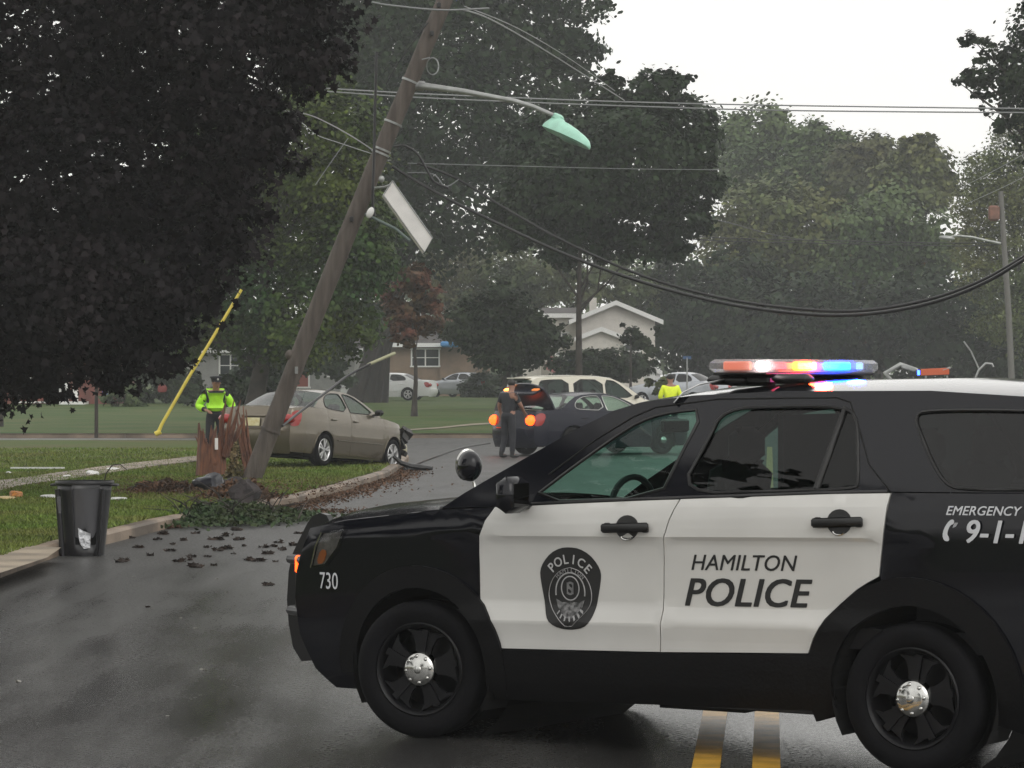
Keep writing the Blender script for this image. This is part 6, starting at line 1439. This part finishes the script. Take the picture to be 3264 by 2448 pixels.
RT = [
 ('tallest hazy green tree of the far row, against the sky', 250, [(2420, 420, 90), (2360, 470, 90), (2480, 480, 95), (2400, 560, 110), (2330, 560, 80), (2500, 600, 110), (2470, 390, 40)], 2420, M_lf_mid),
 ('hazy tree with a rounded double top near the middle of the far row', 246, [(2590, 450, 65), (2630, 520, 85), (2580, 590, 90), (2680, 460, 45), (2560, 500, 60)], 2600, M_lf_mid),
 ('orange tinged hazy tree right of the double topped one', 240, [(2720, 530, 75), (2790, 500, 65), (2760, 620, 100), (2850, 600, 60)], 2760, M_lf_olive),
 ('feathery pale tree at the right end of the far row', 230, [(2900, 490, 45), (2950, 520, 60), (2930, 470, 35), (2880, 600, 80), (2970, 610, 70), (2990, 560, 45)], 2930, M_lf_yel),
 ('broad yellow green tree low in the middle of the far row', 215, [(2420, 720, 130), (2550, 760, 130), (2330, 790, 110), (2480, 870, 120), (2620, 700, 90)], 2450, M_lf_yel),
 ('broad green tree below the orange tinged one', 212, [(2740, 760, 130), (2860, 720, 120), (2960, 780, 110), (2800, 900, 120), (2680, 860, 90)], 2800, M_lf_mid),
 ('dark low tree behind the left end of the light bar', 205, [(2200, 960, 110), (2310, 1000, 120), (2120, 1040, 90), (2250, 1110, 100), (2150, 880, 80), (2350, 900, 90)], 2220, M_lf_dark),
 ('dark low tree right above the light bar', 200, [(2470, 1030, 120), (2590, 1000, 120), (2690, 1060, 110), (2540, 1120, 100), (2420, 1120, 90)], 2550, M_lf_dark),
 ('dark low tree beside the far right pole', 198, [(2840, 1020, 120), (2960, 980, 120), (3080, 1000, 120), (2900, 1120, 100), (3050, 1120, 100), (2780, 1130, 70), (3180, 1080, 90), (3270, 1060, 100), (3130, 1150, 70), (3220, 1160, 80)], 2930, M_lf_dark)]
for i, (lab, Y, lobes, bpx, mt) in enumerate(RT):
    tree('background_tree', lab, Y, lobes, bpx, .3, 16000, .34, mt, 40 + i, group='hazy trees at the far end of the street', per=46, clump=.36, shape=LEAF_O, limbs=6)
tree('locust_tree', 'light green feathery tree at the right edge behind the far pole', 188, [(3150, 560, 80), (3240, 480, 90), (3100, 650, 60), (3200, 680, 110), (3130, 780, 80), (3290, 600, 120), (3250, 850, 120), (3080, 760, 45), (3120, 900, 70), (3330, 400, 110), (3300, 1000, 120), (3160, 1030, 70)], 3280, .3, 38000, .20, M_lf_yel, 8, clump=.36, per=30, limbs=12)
tree('dark_oak', 'dark leafy oak boughs at the upper right edge', 112, [(3110, 130, 42), (3150, 175, 45), (3060, 265, 32), (3120, 240, 45), (3190, 260, 60), (3250, 200, 70), (3130, 320, 30), (3260, 320, 70), (3330, 250, 100), (3400, 100, 150), (3380, 400, 130), (3450, -80, 180), (3275, 30, 28), (3185, 380, 45)], 3480, .4, 18000, .17, M_lf_dark, 9, clump=.36, per=30, shape=LEAF_O)
# shrubs and hedges
def shrub(name, lab, Y, lobes, n, size, mat, seed, grp=None, cat='shrub'):
    rng = np.random.default_rng(seed); sc = Y / F; bx = (lobes[0][0] - 1632) * sc; g = terr(0, Y)
    lo = [((l[0] - 1632) * sc - bx, rng.uniform(-.5, .5), W3(0, l[1], Y).z - g, l[2] * sc) for l in lobes]
    t = empty(name, lab, cat, (bx, Y, g), 0, grp); P, N = crown_pts(lo, n, rng, .36); P[:, 2] = np.abs(P[:, 2])
    cloud_mesh('foliage', orient(P, N, size, LEAF_O, rng), 8, mat, t)
    mb = MB(); mb.tube([(0, 0, 0), (lo[0][0], lo[0][1], max(.3, lo[0][2]))], [.08, .04], 6); mb.obj('stem', M_bark, t)
shrub('shrub', 'dark bush behind the officer in the green vest', 120, [(760, 1230, 55), (820, 1225, 60), (870, 1245, 50), (710, 1250, 40), (900, 1260, 40)], 7000, .16, M_lf_bush, 51)
shrub('shrub', 'dark conical bush left of the officer in the green vest', 150, [(615, 1240, 30), (615, 1205, 20), (615, 1180, 12), (600, 1262, 30)], 2500, .16, M_lf_bush, 52)
shrub('shrub', 'green mound bush before the brick house', 150, [(400, 1255, 40), (440, 1265, 35), (360, 1268, 30), (420, 1240, 25)], 3000, .15, M_lf_mid, 53)
shrub('shrub', 'dark hedge mass left of the conical bush', 160, [(530, 1180, 70), (480, 1160, 60), (570, 1230, 50), (500, 1250, 45), (450, 1130, 60), (560, 1120, 60)], 8000, .2, M_lf_bush, 54)
shrub('shrub', 'dark undergrowth under the big oak left of its trunk', 150, [(900, 1140, 60), (960, 1120, 70), (1030, 1130, 60), (1090, 1200, 40), (860, 1180, 50), (1040, 1060, 60)], 8000, .2, M_lf_bush, 60)
shrub('hedge', 'long dark hedge behind the minivan', 165, [(x, 1165 + 8 * math.sin(x), 38) for x in range(1800, 2060, 28)], 10000, .2, M_lf_bush, 55, cat='hedge')
shrub('shrub', 'bushy dark shrub beside the window of the tan house', 186, [(1540, 1230, 40), (1580, 1235, 35), (1500, 1240, 30)], 3500, .2, M_lf_bush, 56)
shrub('shrub', 'dark bush between the white sedan and the tan house', 190, [(1000, 1240, 40), (1050, 1225, 45), (1100, 1230, 45), (950, 1250, 40)], 5000, .2, M_lf_bush, 57)
shrub('shrub', 'small tree standing before the lower right corner of the split level house', 160, [(2010, 1070, 28), (2040, 1095, 30), (1995, 1045, 18), (2070, 1110, 25), (2085, 1060, 18)], 2200, .18, M_lf_bush, 58)
shrub('shrub', 'pale tuft of weeds by the person in the yellow jacket', 120, [(2110, 1225, 22), (2085, 1235, 20), (2070, 1215, 15)], 900, .14, M_lf_olive, 59)
# far wood that closes the view behind the houses
rng = np.random.default_rng(77); lo = []
for x in np.linspace(-150, 150, 44): lo += [(x, 330 + rng.uniform(-15, 15), rng.uniform(5, 9), rng.uniform(6, 9)), (x + 2, 322 + rng.uniform(-5, 5), 1.5, 5)]
P, N = crown_pts(lo, 80000, rng, .4); P[:, 2] = np.abs(P[:, 2]) + terr(0, 330); o = cloud_mesh('far_wood', orient(P, N, .75, LEAF_D, rng), 4, M_lf_mid); tag(o, 'dim mass of far woods closing the view behind the houses', 'woods', kind='stuff')
# trees across the street behind the photographer's left, mirrored in the wet paint
for i, (x, y, s) in enumerate(((-17.5, 15, 1.75), (-34, 6, 1.0), (-46, -8, 1.15), (-30, 20, .9), (-60, 8, 1.3), (-26, -22, 1.0), (-10, -38, 1.1), (10, -40, 1.0), (28, -30, 1.1))):
    rng = np.random.default_rng(90 + i); t = empty('roadside_tree', 'leafy tree outside the picture, ' + ['nearest the left kerb', 'left of the road', 'far left of the road', 'left opposite the bin', 'farthest left', 'behind left of the camera', 'behind the camera', 'behind right of the camera', 'far behind right'][i], 'tree', (x, y, .1), 0, 'roadside trees outside the picture')
    lo = [(rng.uniform(-2.5, 2.5) * s, rng.uniform(-2.5, 2.5) * s, rng.uniform(3.2, 7.0) * s, rng.uniform(1.2, 2.0) * s) for _ in range(9)]
    grow_trunk((0, 0, -.05), lo, .25, M_bark, t, rng, 6); P, N = crown_pts(lo, 7000, rng, .35); cloud_mesh('crown', orient(P, N, .42, LEAF_D, rng), 4, M_lf_dark, t)

# ---------------------------------------------------------------- rain haze
hz = MB().box((0, 150, 30.0), (640, 440, 64.0)).obj('haze', None, None); hz['kind'] = 'stuff'
hz.display_type = 'WIRE'
hm = bpy.data.materials.new('haze'); hm.use_nodes = True; t = hm.node_tree; t.nodes.clear(); o_ = t.nodes.new('ShaderNodeOutputMaterial'); v_ = t.nodes.new('ShaderNodeVolumePrincipled')
v_.inputs['Color'].default_value = (.88, .91, .92, 1); v_.inputs['Density'].default_value = .0006; v_.inputs['Anisotropy'].default_value = .2
t.links.new(v_.outputs[0], o_.inputs['Volume']); hz.data.materials.append(hm)
